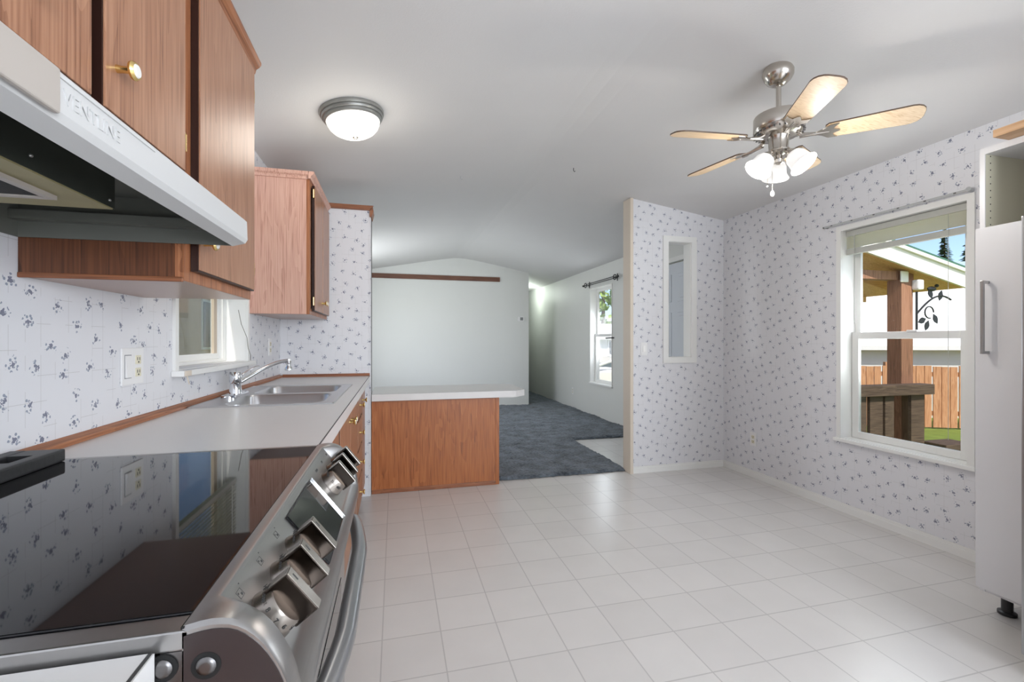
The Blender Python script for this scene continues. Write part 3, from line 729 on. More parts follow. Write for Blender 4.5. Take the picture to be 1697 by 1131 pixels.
# display
mdis = frame(face_pt(.862, .060), (0, 1, 0), -dvec, nvec)
dsp = MB().box(-.098, .098, -.052, .050, .0003, .004, .002, mat=mdis).build('display', 'display', t)
MB().box(-.018, .018, -.024, .006, .004, .0045, mat=frame(face_pt(.925, .045), (0, 1, 0), -dvec, nvec)).build('display_window', plain('grey_display_window', (.03, .033, .035, 1), .1), dsp)
MB().box(.097, .099, -.052, .050, .003, .0075, .0006, mat=mdis).build('display_edge', 'chrome', dsp)
def knob(y, lab):
    c = face_pt(y, .056); m = frame(c, dvec, (0, 1, 0), nvec)
    k = MB().lathe([(.029, .0005), (.0285, .004), (.027, .008), (.0255, .021), (.024, .0235), (.018, .0245), (0, .0248)], mat=m, seg=36).build('knob', 'knob', t)
    MB().box(-.0275, .0275, -.009, .009, .014, .045, .003, 3, mat=m).build('grip', 'grip', k)
    MB().box(-.0272, .0272, -.0084, .0084, .0442, .0456, .0006, 2, mat=m).box(-.0285, -.0268, -.0084, .0084, .022, .0445, .0006, 2, mat=m).build('grip_edge', 'knob', k)  # paler strips paint the bright edges onto the darkened grip
    MB().box(-.021, -.012, -.0011, .0011, .0452, .0459, mat=m).build('pointer_mark', 'print', k)
    mb = None
    for ang, s in lab:
        a = math.radians(ang); r = .0268
        er = Vector((math.cos(a), math.sin(a), 0)); et = Vector((-math.sin(a), math.cos(a), 0))
        base = m.to_3x3() @ (er * r) + c + nvec * .0145
        tx = text_part('numeral', s, .0075, frame(base, m.to_3x3() @ et, nvec, m.to_3x3() @ er), 'print', k, .0003)
    return k
marks = [(196, 'Hi Boost'), (240, '8'), (272, '7'), (300, '6'), (328, '5')]
for y in (.562, .637, .716, 1.045, 1.115, 1.185):
    knob(y, marks if y < .8 else [(214, 'Bake'), (262, '350'), (300, '400')])
for y in (.562, .637, .716):
    m = frame(face_pt(y - .012, .012), (0, 1, 0), -dvec, nvec)
    ic = MB().box(-.006, .006, -.0045, -.0041, .0002, .0006, mat=m).box(-.006, .006, .0041, .0045, .0002, .0006, mat=m).box(-.006, -.0056, -.0045, .0045, .0002, .0006, mat=m).box(.0056, .006, -.0045, .0045, .0002, .0006, mat=m)
    ic.box(.0005, .004, -.003, 0, .0002, .0006, mat=m).box(-.004, -.002, .0005, .0025, .0002, .0006, mat=m)
    ic.box(.0095, .011, .007, .0085, .0002, .0006, mat=m)
    ic.build('burner_symbol', 'print', t)
for y in (1.045, 1.115, 1.185):
    m = frame(face_pt(y - .008, .014), (0, 1, 0), -dvec, nvec)
    text_part('printed_label', 'OVEN' if y < 1.1 else 'OFF', .0075, m @ Matrix.Translation((0, 0, .0004)), 'print', t, .0002)
MB().prism([(x + (-.15 - x) * .07, z + (.84 - z) * .09) for x, z in bul], RY0 - .0008, RY0 + .002).build('end_cap', 'cap_dark', t)
# side screws
for (x, z) in ((-.168, .882), (-.203, .885)):
    m = frame((x, RY0 + .0035, z), (1, 0, 0), (0, 0, 1), (0, -1, 0))
    MB().lathe([(0, .0001), (.0125, .0001), (.0125, .0012), (0, .0012)], mat=m @ Matrix.Translation((0, 0, .0035)), seg=24, cap=False).build('screw_recess', 'void', t)
    s_ = MB().lathe([(.0085, .0), (.0085, .002), (.007, .0035), (.004, .0042), (0, .0036)], mat=m @ Matrix.Translation((0, 0, .0035)), seg=20).build('screw', 'steel_dk', t)
MB().box(-.205, -.186, RY0, RY0 + .004, .74, .898).build('side_flange', 'steel_dk', t)
# oven door, handle, drawer
dr = MB().box(-.19, -.125, RY0 + .004, RY1 - .004, .20, .752, .006).build('oven_door', 'steel', t)
MB().box(-.126, -.1235, RY0 + .09, RY1 - .09, .30, .62, .001).build('oven_window', 'display', dr)
hp = []
for i in range(25):
    u = i / 24; y = RY0 + .035 + (RY1 - RY0 - .07) * u; e = math.sin(u * PI)
    hp.append((-.112 + .040 * min(1, e * 1.25) ** .6, y, .742))
MB().tube(hp, [.008 if i in (0, 24) else .0155 for i in range(25)], 14).build('handle', plain('handle_steel', (.42, .43, .45, 1), .3, 1, noise=.02), dr)
d2 = MB().box(-.19, -.125, RY0 + .004, RY1 - .004, .04, .193, .006).build('storage_drawer', 'steel', t)

# ---------------------------------------------------------------- range hood
HY0, HY1 = .46, 1.243
t = thing('range_hood', 'white under cabinet range hood above the cooktop', 'range hood', (-.6, .85, 1.41))
T = .003; mb = MB()
xb = XL + .002
mb.prism([(xb, 1.518), (-.492, 1.518), (-.36, 1.479), (-.3525, 1.472), (-.351, 1.428), (-.356, 1.419), (-.384, 1.411), (-.384, 1.414), (-.358, 1.423), (-.355, 1.430), (-.3565, 1.470), (-.362, 1.474), (-.492, 1.514), (xb, 1.514)], HY0, HY1)
mb.build('hood_shell', 'hood', t)
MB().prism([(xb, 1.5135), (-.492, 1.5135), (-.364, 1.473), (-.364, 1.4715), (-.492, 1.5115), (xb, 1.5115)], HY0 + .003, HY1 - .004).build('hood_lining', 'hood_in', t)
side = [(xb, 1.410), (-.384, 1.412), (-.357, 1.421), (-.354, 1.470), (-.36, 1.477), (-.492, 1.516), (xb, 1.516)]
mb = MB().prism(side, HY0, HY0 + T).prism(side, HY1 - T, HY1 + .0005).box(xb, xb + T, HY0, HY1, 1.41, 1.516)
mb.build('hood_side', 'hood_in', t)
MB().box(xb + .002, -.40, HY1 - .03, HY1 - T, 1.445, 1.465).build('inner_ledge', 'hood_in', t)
fb = MB().box(-.80, -.505, .50, 1.003, 1.426, 1.512).build('fan_box', 'hood_fan', t)
MB().box(-.80, -.507, .502, 1.0, 1.4235, 1.426).build('fan_box_bottom', 'hood_tan', fb)
ff = MB().box(-.77, -.56, .55, .92, 1.4195, 1.4235).build('filter', plain('filter_mesh_black', (.02, .02, .02, 1), .8, noise=.9, scale=300), fb)
MB().box(-.562, -.55, .55, .93, 1.4165, 1.4235).box(-.77, -.562, .92, .93, 1.4165, 1.4235).box(-.78, -.77, .55, .93, 1.4165, 1.4235).build('filter_frame', 'hood_plate', ff)
for y in (.58, .80, .985):
    MB().ball((-.504, y, 1.437 if y > .9 else 1.445), .003, 8).build('rivet', 'steel', fb)
MB().box(-.3512, -.344, .40, .588, 1.421, 1.4695, .003, 3).build('control_plate', 'hood_plate', t)
MB().box(-.3525, -.3505, .585, .80, 1.4655, 1.4662).build('pressed_line', 'hood', t)
text_part('pressed_lettering', 'VENTLINE', .0235, frame((-.3515, .656, 1.447), (0, 1, 0), (0, 0, 1), (1, 0, 0)), 'hood', t, .0012)

# ---------------------------------------------------------------- peninsula
t = thing('peninsula_cabinet', 'low wood peninsula with a white overhanging top between kitchen and carpet', 'cabinet', (.32, 3.95, 0))
PZ = .718
MB().box(-.176, .826, 3.675, 4.16, .0005, PZ).build('cabinet_body', 'penin', t)
MB().box(-.176, .80, 3.658, 3.675, .03, PZ - .004).build('front_panel', 'penin', t)
MB().box(.80, .829, 3.654, 3.676, .0005, PZ, .002).build('corner_post', 'penin', t)
MB().box(-.176, .80, 3.652, 3.674, .0005, .032, .003).build('base_rail', 'wood_x', t)
MB().box(-.176, .80, 3.652, 3.674, PZ - .01, PZ, .001).build('top_rail', 'wood_x', t)
mb = MB().prism([(-.174, 3.625), (.965, 3.625), (1.062, 3.715), (1.062, 4.14), (.98, 4.24), (-.174, 4.24)], PZ + .0005, .772, axis='z')
pt = mb.build('top', 'laminate', t); pt['label'] = 'white laminate top with clipped corners'
MB().prism([(-.175, 3.6235), (.966, 3.6235), (1.0635, 3.714), (1.062, 3.716), (.965, 3.6265), (-.175, 3.6265)], .7708, .7722, axis='z').build('edge_seam', plain('grey_seam', srgb(150, 150, 150), .5), pt)

# ---------------------------------------------------------------- ceiling light
def slope_frame(x, y):
    z = ceil_z(x, y); s = (ridge(y) - EAVE) / (RX - XL) * (1 if x < RX else -1)
    n = Vector((s, 0, -1)).normalized()
    ex = Vector((1, 0, s)).normalized()
    return frame((x, y, z), ex, n.cross(ex), n), z
m, z = slope_frame(-.224, 2.56)
t = thing('ceiling_light', 'round frosted dome ceiling light with stepped pewter ring', 'ceiling light', (-.224, 2.56, z))
MB().lathe([(.163, .0005), (.165, .006), (.162, .018), (.156, .020), (.158, .026), (.154, .034), (.148, .036), (.149, .042), (.145, .048), (.139, .052), (.10, .052)], mat=m, seg=48).build('ring', 'pewter', t)
MB().lathe([(.138, .052), (.136, .062), (.126, .082), (.108, .101), (.082, .116), (.05, .126), (.02, .130), (0, .131)], mat=m, seg=48, cap=False).build('glass_dome', 'frost', t)
MB().lathe([(.014, .128), (.015, .133), (.011, .139), (0, .141)], mat=m, seg=20).build('finial', 'nickel', t)
l = bpy.data.lights.new('ceiling_bulb', 'POINT'); l.energy = 2.6; l.color = (1, .94, .84); l.shadow_soft_size = .12
lo = bpy.data.objects.new('ceiling_bulb', l); C.objects.link(lo); lo.location = (-.20, 2.56, z - .22)
# hall light hidden behind the far wall
m, z = slope_frame(2.62, 9.3)
t = thing('ceiling_light', 'small glowing dome light on the hallway ceiling behind the far wall', 'ceiling light', (2.62, 9.3, z))
MB().lathe([(.11, .0005), (.11, .02), (.10, .025)], mat=m).build('ring', 'pewter', t)
MB().lathe([(.10, .025), (.09, .06), (.05, .085), (0, .09)], mat=m, cap=False).build('glass_dome', 'frost', t)
l = bpy.data.lights.new('hall_bulb', 'POINT'); l.energy = 7; l.color = (.90, 1, .92); l.shadow_soft_size = .1
lo = bpy.data.objects.new('hall_bulb', l); C.objects.link(lo); lo.location = (2.62, 9.3, z - .2)

# ---------------------------------------------------------------- ceiling fan
FXc, FYc = 1.785, 1.80
m, z = slope_frame(FXc, FYc)
t = thing('ceiling_fan', 'brushed nickel ceiling fan with five pale blades and a glass light kit', 'ceiling fan', (FXc, FYc, z))
cen = Vector((FXc, FYc, 0))
MB().lathe([(.062, .0003), (.067, .010), (.068, .028), (.060, .048), (.046, .066), (.030, .078), (.018, .082), (0, .082)], mat=m, seg=36).build('canopy', 'nickel', t)
MB().tube([(FXc, FYc, z - .07), (FXc, FYc, 2.275)], .0115, 14).build('downrod', 'nickel', t)
MB().lathe([(0, 2.285), (.03, 2.283), (.04, 2.272), (.088, 2.268), (.106, 2.262), (.109, 2.255), (.109, 2.205), (.106, 2.198), (.110, 2.194), (.102, 2.176), (.088, 2.165), (.05, 2.160), (0, 2.16)], center=cen, seg=48).build('motor_housing', 'nickel', t)
mb = MB()
for i in range(30):
    a = 2 * PI * i / 30; mb.box(-.003, .003, -.018, .018, -.002, .002, mat=Matrix.Translation((FXc + .093 * math.cos(a), FYc + .093 * math.sin(a), 2.178)) @ Matrix.Rotation(a + PI / 2, 4, 'Z') @ Matrix.Rotation(.9, 4, 'Y'))
mb.build('vent_slots', 'steel_dk', t)
MB().lathe([(.05, 2.165), (.044, 2.150), (.042, 2.100), (.044, 2.095), (.052, 2.092), (.052, 2.085), (.03, 2.078), (.018, 2.070), (.018, 2.055), (.024, 2.050), (.020, 2.036), (.008, 2.028), (0, 2.026)], center=cen, seg=36).build('light_hub', 'nickel', t)
ZB = 2.150
def blade(ang):
    rot = Matrix.Translation((FXc, FYc, ZB)) @ Matrix.Rotation(math.radians(ang), 4, 'Z') @ Matrix.Rotation(math.radians(-13), 4, 'X')
    w0, w1, r0, r1 = .050, .062, .185, .535
    out = [(r0, -w0 + .012), (r0 + .012, -w0)]
    out += [(r1 - .05, -w1)] + [(r1 - .05 + .05 * math.sin(a), -w1 + .045 - .045 * math.cos(a)) for a in (.4, .8, 1.2, PI / 2)]
    out += [(p, -q) for p, q in out[::-1]]
    b = MB().prism(out, -.003, .003, axis='z', mat=rot).build('blade', 'blade', t)
    # darker edge banding
    mb = MB(); n = len(out)
    for i in range(n):
        p, q = Vector(out[i]), Vector(out[(i + 1) % n]); dd = (q - p)
        if dd.length < 1e-5: continue
        nn = Vector((dd.y, -dd.x)).normalized() * .0012
        mb.prism([tuple(p), tuple(q), tuple(q + nn), tuple(p + nn)], -.0031, .0031, axis='z', mat=rot)
    mb.build('edge_band', 'blade_edge', b)
    mb = MB()
    sh = [(.085, -.010), (.15, -.008), (.175, -.022), (.200, -.046), (.235, -.048), (.222, -.034), (.215, -.018), (.238, -.006), (.242, 0)]
    sh += [(p, -q) for p, q in sh[::-1][1:]]
    mb.prism(sh, -.009, -.0032, axis='z', mat=rot)
    mb.build('blade_arm', 'nickel', t)
    MB().tube([rot @ Vector((.078, 0, .012)), rot @ Vector((.10, 0, .0)), rot @ Vector((.15, 0, -.007)), rot @ Vector((.2, 0, -.008))], [.010, .010, .008, .006], 10).build('arm_neck', 'nickel', t)
for k in range(5): blade(28.5 + 72 * k)
# lamp shades (glass bells), pointing out and down
fwd = math.atan2(FYc, FXc) + math.radians(8)
for k, az in enumerate((fwd, fwd + 2 * PI / 3, fwd - 2 * PI / 3)):
    out = Vector((math.cos(az), math.sin(az), 0)); ax = (out * .62 + Vector((0, 0, -.80))).normalized()
    base = Vector((FXc, FYc, 2.075)) + out * .048
    MB().tube([Vector((FXc, FYc, 2.085)) + out * .03, base + out * .004, base + ax * .014], .011, 12).build('lamp_arm', 'nickel', t)
    side = ax.cross(Vector((0, 0, 1))).normalized(); m2 = frame(base, side, ax.cross(side), ax)
    MB().lathe([(.020, .005), (.026, .010), (.026, .020), (.0, .020)], mat=m2, seg=24).build('socket_cup', 'nickel', t)
    sh_ = MB().lathe([(.024, .018), (.036, .026), (.044, .042), (.046, .06), (.049, .078), (.060, .098), (.0615, .099), (.0475, .078), (.044, .06), (.042, .044), (.034, .029), (.022, .021)], mat=m2, seg=32, cap=False).build('lamp_shade', 'bulbglass', t)
    l = bpy.data.lights.new('fan_bulb', 'POINT'); l.energy = 4.2; l.color = (1, .94, .86); l.shadow_soft_size = .03
    lo = bpy.data.objects.new('fan_bulb', l); C.objects.link(lo); lo.location = base + ax * .115
for (dx, dy, L_) in ((-.055, .01, .20), (.012, .05, .215)):
    mb = MB(); n = 22
    for i in range(n): mb.ball((FXc + dx, FYc + dy, 2.05 - L_ * .62 * i / n), .0022, 6)
    ch = mb.build('pull_chain', 'nickel', t)
    if dx > 0: MB().ball((FXc + dx, FYc + dy, 2.05 - L_ * .62 - .012), .012, 12, (.8, .8, 1.3)).build('chain_pendant', 'porcelain', ch)
    else: MB().ball((FXc + dx, FYc + dy, 2.05 - L_ * .62 - .004), .004, 8).build('chain_pendant', 'porcelain', ch)

# ---------------------------------------------------------------- tall white pantry cabinet
t = thing('pantry_cabinet', 'tall white pantry cabinet with open top compartment and bar handle', 'cabinet', (2.72, 1.26, 0))
cx0, cx1, cy0, cy1 = 2.46, 2.985, 1.112, 1.41
MB().box(cx0, cx1, cy1 - .018, cy1, .10, 2.012).build('side_panel', 'ikea', t)
MB().box(cx0, cx1, cy0, cy0 + .018, .10, 2.012).build('side_panel', 'ikea', t)
MB().box(cx0, cx1, cy0 + .018, cy1 - .018, 1.985, 2.012).build('top_panel', 'ikea', t)
MB().box(cx0 + .003, cx1, cy0 + .018, cy1 - .018, .10, .118).build('bottom_panel', 'ikea', t)
MB().box(cx0 + .004, cx1, cy0 + .018, cy1 - .018, 1.640, 1.658).build('shelf', 'ikea', t)
ins = MB().box(cx1 - .01, cx1 - .003, cy0 + .018, cy1 - .018, 1.658, 1.985).box(cx0 + .004, cx1 - .01, cy1 - .019, cy1 - .0178, 1.658, 1.985).build('inner_lining', 'ikea_in', t)
mb = MB()
for i in range(11):
    mb.lathe([(.0026, 0), (.0026, .0012)], mat=frame((2.492, cy1 - .0188, 1.683 + i * .0295), (1, 0, 0), (0, 0, 1), (0, -1, 0)), seg=10)
mb.build('peg_holes', 'void', t)
dd = MB().box(2.438, 2.458, cy0 + .002, 1.4125, .118, 1.665, .0015).build('door', 'ikea', t)
hx = 2.402
MB().box(hx - .006, hx + .006, 1.362, 1.374, 1.125, 1.435, .002).box(hx - .004, 2.438, 1.363, 1.373, 1.125, 1.137, .001).box(hx - .004, 2.438, 1.363, 1.373, 1.423, 1.435, .001).build('handle', 'handle', dd)
for (x, y) in ((2.557, 1.37), (2.557, 1.15), (2.90, 1.37), (2.90, 1.15)):
    MB().lathe([(.031, .0005), (.031, .012), (.019, .016), (.019, .10)], center=(x, y, 0), seg=24).build('leg', 'blackpl', t)
tag(MB().box(2.372, 2.80, .90, 1.316, 2.0135, 2.044, .001).build('wood_board', 'tanboard'), 'loose tan wooden board lying on top of the white pantry cabinet', 'board')
t = thing('refrigerator', 'stainless steel refrigerator edge beside the white pantry cabinet', 'refrigerator', (2.5, .65, 0))
MB().box(2.20, 2.98, .20, 1.10, .02, 1.62, .004).build('body', plain('dark_fridge_side', srgb(80, 80, 84), .4), t)
MB().box(2.128, 2.197, .20, 1.103, .08, 1.62, .004).build('door', 'fridge', t)

# ---------------------------------------------------------------- blinds and rods
t = thing('window_blind', 'white mini blind raised to the top of the dining window', 'blind', (XR + .04, 2.13, 1.9))
ya, yb = KW[0] + .012, KW[1] - .012
MB().box(XR + .028, XR + .058, ya, yb, 1.900, 1.938, .002).build('headrail', 'blind_grey', t)
mb = MB()
for i in range(13):
    zz = 1.816 + i * .0062; mb.prism([(XR + .030, zz), (XR + .033, zz + .0074), (XR + .034, zz + .0074), (XR + .031, zz)], ya, yb)
mb.build('slats', 'blind', t)
MB().prism([(XR + .028, 1.775), (XR + .058, 1.775), (XR + .060, 1.812), (XR + .030, 1.812)], ya, yb).build('bottom_rail', 'blind_grey', t)
MB().tube([(XR + .026, ya + .10, 1.90), (XR + .026, ya + .10, .62)], .0013, 6).build('lift_cord', 'blind_grey', t)
MB().tube([(XR + .024, yb - .06, 1.90), (XR + .024, yb - .06, 1.30)], .003, 6).build('tilt_wand', 'pane' if False else 'blind_grey', t)
t = thing('window_blind', 'white mini blind half lowered inside the window over the sink', 'blind', (XL - .05, 2.4, 1.9))
ya, yb = SW[0] + .012, SW[1] - .012
MB().box(XL - .07, XL - .04, ya, yb, 1.955, 1.99, .002).build('headrail', 'blind', t)
mb = MB(); zz = 1.45
while zz < 1.95:
    mb.prism([(XL - .066, zz + .007), (XL - .043, zz - .006), (XL - .043, zz - .005), (XL - .066, zz + .008)], ya, yb); zz += .019
mb.build('slats', 'blind', t)
MB().box(XL - .068, XL - .042, ya, yb, 1.415, 1.437, .002).build('bottom_rail', 'blind_grey', t)
MB().tube([(XL - .038, yb - .09, 1.96), (XL - .038, yb - .09, 1.43)], .0022, 6).build('lift_cord', 'porcelain', t)

t = thing('curtain_rod', 'slim grey white traverse rod above the dining window', 'curtain rod', (XR - .03, 2.15, 1.985))
MB().box(XR - .040, XR - .030, 1.745, 2.60, 1.982, 1.994, .002).build('rod', 'rodwhite', t)
MB().tube([(XR - .001, 1.752, 1.99), (XR - .030, 1.748, 1.99), (XR - .040, 1.745, 1.992)], .012, 14).build('bracket', 'rodwhite', t)
MB().box(XR - .04, XR - .0005, 2.588, 2.60, 1.982, 1.994).build('bracket', 'rodwhite', t)
for i in range(6): MB().box(XR - .0415, XR - .0395, 1.80 + i * .145, 1.812 + i * .145, 1.984, 1.991).build('glider', 'steel_dk', t)
t = thing('curtain_rod', 'black wrought iron double curtain rod with scroll finials above the living room window', 'curtain rod', (XR - .05, 6.25, 2.07))
for dz in (.012, -.012): MB().tube([(XR - .06, 5.78, 2.065 + dz), (XR - .06, 6.70, 2.065 + dz)], .006, 8).build('rod', 'iron', t)
for yc, s in ((5.74, -1), (6.74, 1)):
    mb = MB(); pts = [(XR - .06, yc + .045 * math.cos(a) * (1 - a * .03), 2.065 + .035 * math.sin(a)) for a in [i * .4 for i in range(17)]]
    mb.tube(pts, .007, 8); mb.tube([(XR - .06, yc - s * .04, 2.065), (XR - .06, yc + s * .09, 2.065)], [.010, .006], 8).ball((XR - .06, yc + s * .09, 2.065), .016, 10)
    mb.build('finial', 'iron', t)
    MB().tube([(XR - .0005, yc - s * .03, 2.06), (XR - .06, yc - s * .03, 2.06)], .006, 8).tube([(XR - .004, yc - s * .03, 2.02), (XR - .004, yc - s * .03, 2.12)], .008, 8).build('bracket', 'iron', t)

# ---------------------------------------------------------------- plates, switches, small things
def plate_x(name, label, cat, x, s, y, z, w, h, kind, mat='white_plastic'):
    """plate on an X wall, s=+1 facing +X"""
    t = thing(name, label, cat, (x, y, z)); X = lambda a, b: (min(x + s * a, x + s * b), max(x + s * a, x + s * b))
    MB().box(*X(.0004, .006), y - w / 2, y + w / 2, z - h / 2, z + h / 2, .002).build('cover_plate', mat, t)
    if kind == 'combo':
        MB().prism([(z - .034, x + .0055), (z + .034, x + .0055), (z + .034, x + .0075), (z - .034, x + .0125)], y - .046, y - .014, axis='y', mat=Matrix(((0, 0, 1, 0), (0, 1, 0, 0), (1, 0, 0, 0), (0, 0, 0, 1)))).build('rocker', 'white_plastic', t)
        MB().box(x + .0055, x + .0065, y - .049, y - .011, z - .037, z + .037).build('rocker_gap', plain('grey_gap', srgb(150, 150, 152), .5), t)
    yo = y + .027 if kind == 'combo' else y
    if kind in ('combo', 'outlet'):
        for dz in (.020, -.020):
            o = MB().box(*X(.0055, .0078), yo - .016, yo + .016, z + dz - .014, z + dz + .014, .001).build('socket', 'almond', t)
            MB().box(*X(.0077, .0083), yo - .008, yo - .005, z + dz - .002, z + dz + .008).box(*X(.0077, .0083), yo + .005, yo + .008, z + dz - .002, z + dz + .008).box(*X(.0077, .0083), yo - .003, yo + .003, z + dz - .010, z + dz - .005).build('slots', 'print', o)
    return t
plate_x('switch_outlet_plate', 'white double wall plate with rocker switch and outlet on left wall', 'outlet', XL, 1, 1.695, 1.10, .122, .115, 'combo')
plate_x('wall_outlet', 'pale outlet plate on the left wall beneath the far wood wall cabinet', 'outlet', XL, 1, 3.33, 1.14, .07, .115, 'outlet')
plate_x('wall_outlet', 'white outlet on the right living room wall near the carpet', 'outlet', XR, -1, 7.42, .31, .07, .115, 'outlet')
plate_x('wall_outlet', 'pale outlet low on the floral right wall near the partition corner', 'outlet', XR, -1, 3.29, .33, .07, .115, 'outlet')
t = thing('light_switch', 'white toggle switch plate on the floral partition wall', 'switch', (2.16, 3.66, 1.11))
MB().box(2.128, 2.192, 3.654, 3.6596, 1.052, 1.166, .002).build('cover_plate', 'white_plastic', t)
MB().box(2.148, 2.172, 3.650, 3.655, 1.08, 1.138, .001).build('rocker', 'porcelain', t)
t = thing('thermostat', 'small grey white thermostat on the far living room wall', 'thermostat', (2.215, 8, 1.58))
MB().box(2.155, 2.275, 7.975, 7.9995, 1.54, 1.62, .003).build('housing', 'white_plastic', t)
MB().box(2.20, 2.255, 7.973, 7.976, 1.555, 1.61).build('screen', plain('grey_screen', srgb(130, 132, 130), .3), t)
for x, y, c in ((.505, 3.62, 'left'), (1.36, 3.35, 'right')):
    z = ceil_z(x, y)
    tag(MB().tube([(x, y, z - .0005), (x, y, z - .02), (x + .008, y, z - .03), (x + .014, y, z - .022)], .0028, 8).build('ceiling_hook', 'rodwhite' if c == 'left' else 'print'),
        'small white hook in the ceiling left of the fan' if c == 'left' else 'small dark hook in the ceiling nearer the fan blades', 'hook')
tag(MB().box(XR - .02, XR - .0005, 5.45, 5.485, 1.575, 1.665, .003).tube([(XR - .012, 5.467, 1.60), (XR - .045, 5.467, 1.585)], .006, 8).build('wall_hook', 'iron'), 'black hook on the living room wall close to the partition edge', 'hook')
tag(MB().tube([(XR - .0005, 5.466, 1.04), (XR - .03, 5.5, 1.04)], .006, 8).ball((XR - .03, 5.5, 1.04), .01, 8).build('wall_peg', 'nickel'), 'small metal peg low on the living room wall near the partition edge', 'hook')
tag(MB().tube([(XR - .0005, 5.88, 1.225), (XR - .035, 5.88, 1.225), (XR - .04, 6.05, 1.222)], [.008, .010, .012], 8).build('curtain_holdback', 'iron'), 'black metal curtain holdback beside the living room window', 'holdback')
cord = [(XL + .004, 2.70, 1.345), (XL + .006, 2.74, 1.27), (XL + .016, 2.80, 1.20), (XL + .018, 2.815, 1.14), (XL + .018, 2.86, 1.10), (XL + .006, 2.90, 1.07)]
tag(MB().tube(cord, .0016, 6).build('loose_cord', plain('grey_cord', srgb(120, 114, 104), .6)), 'thin loose grey cord hanging beside the window over the sink', 'cord')
tag(MB().box(XL + .0455, XL + .049, SW[0] - .034, SW[0] + .02, SW[2] - .018, SW[2] + .002, .001).tube([(XL + .048, SW[0] - .02, SW[2] - .018), (XL + .05, SW[0] - .005, SW[2] - .05)], .002, 6).build('sill_clip', 'cream'), 'small pale clip at the near end of the sink window sill', 'clip')

# ---------------------------------------------------------------- outdoors
GZ = -.62
gr = MB().box(-40, 60, -30, 70, GZ - .2, GZ).build('lawn', 'grass'); gr['kind'] = 'structure'
# back porch to the right
PY = 3.9
t = thing('porch_roof', 'gabled porch roof with white fascia and wood ceiling outside the dining window', 'roof', (5, 5, 2.0))
sl = -.23
def rz(x): return 2.235 + (x - 4.85) * sl if x >= 4.85 else 2.235 - (4.85 - x) * .04
pts = [(3.3, rz(3.3)), (4.85, rz(4.85)), (6.65, rz(6.65))]
mb = MB().prism(pts + [(6.65, rz(6.65) + .03), (4.85, rz(4.85) + .03), (3.3, rz(3.3) + .03)], PY + .03, 5.85); mb.build('ceiling_boards', 'soffit', t)
mb = MB()
for y in (4.5, 5.1, 5.78): mb.prism([(3.3, rz(3.3) - .09), (4.85, rz(4.85) - .09), (6.6, rz(6.6) - .09), (6.6, rz(6.6)), (4.85, rz(4.85)), (3.3, rz(3.3))], y, y + .04)
mb.build('rafters', 'soffit', t)
MB().prism([(3.2, rz(3.2) - .02), (4.85, rz(4.85) - .02), (6.68, rz(6.68) - .02), (6.68, rz(6.68) + .15), (4.85, rz(4.85) + .15), (3.2, rz(3.2) + .15)], PY, PY + .03).build('fascia', 'fascia', t)
MB().prism([(3.2, rz(3.2) + .152), (4.85, rz(4.85) + .152), (6.74, rz(6.74) + .152), (6.74, rz(6.74) + .19), (4.85, rz(4.85) + .19), (3.2, rz(3.2) + .19)], PY - .03, 5.9).build('drip_edge', 'fascia', t)
MB().prism([(3.2, rz(3.2) + .192), (4.85, rz(4.85) + .192), (6.75, rz(6.75) + .192), (6.75, rz(6.75) + .22), (4.85, rz(4.85) + .22), (3.2, rz(3.2) + .22)], PY - .02, 5.9).build('shingles', 'shingle', t)
MB().box(3.4, 5.98, PY + .16, PY + .26, 1.90, 2.0).build('beam', 'postwood', t)
t = thing('porch_post', 'reddish wood porch post outside the dining window', 'post', (5.83, PY + .2, -.35))
MB().box(5.745, 5.925, PY + .13, PY + .29, -.33, 1.90).build('post', 'postwood', t)
MB().box(5.72, 5.84, PY + .115, PY + .13, 1.87, 2.0, .01).build('post_bracket', 'fascia', t)
MB().box(5.90, 5.99, PY + .05, PY + .13, 1.78, 1.90, .02).build('porch_camera', 'white_plastic', t)
tag(MB().box(3.4, 6.1, PY - .05, 5.9, -.45, -.33).build('porch_deck', 'deck'), 'weathered wooden porch deck outside the dining window', 'deck')
t = thing('deck_railing', 'dark weathered deck railing with a wide top board outside the dining window', 'railing', (5, PY, -.3))
MB().box(3.9, 5.98, PY - .06, PY + .10, .57, .685, .004).build('top_rail', 'railwood', t)
MB().box(3.9, 5.0, PY + .45, PY + .6, .70, .78, .004).build('back_rail', 'railwood', t)
for x, x2 in ((4.02, 4.18), (4.30, 4.47), (4.58, 4.76), (4.87, 5.05), (5.10, 5.285), (5.32, 5.45), (5.71, 5.91)):
    MB().box(x, x2, PY, PY + .035, -.33, .57).build('baluster', 'railwood', t)
# iron plant hanger
t = thing('plant_hanger', 'black iron scroll bracket with leaves fixed to the porch post', 'bracket', (5.68, PY + .1, 1.6))
hx0 = 5.94; hy = PY + .10
mb = MB(); mb.tube([(hx0, hy, 1.28), (hx0, hy, 1.76)], .012, 8)
arm = [(hx0 + .55 * u, hy, 1.50 + .22 * math.sin(u * 2.2)) for u in [i / 12 for i in range(13)]]
mb.tube(arm, .011, 8)
sc1 = [(hx0 + .20 + .07 * math.cos(a), hy, 1.52 + .07 * math.sin(a)) for a in [i * .45 for i in range(12)]]
mb.tube(sc1, .008, 8); mb.build('scroll_arm', 'iron', t)
mb = MB()
for (lx, lz, an) in ((.08, 1.42, 1.2), (.16, 1.36, .4), (.30, 1.44, -.5), (.38, 1.72, .3), (.22, 1.74, -.4)):
    m = Matrix.Translation((hx0 + lx, hy, lz)) @ Matrix.Rotation(an, 4, 'Y')
    mb.prism([(0, .07), (.035, .02), (.03, -.02), (0, -.06), (-.03, -.02), (-.035, .02)], -.004, .004, mat=m)
mb.build('leaves', 'iron', t)
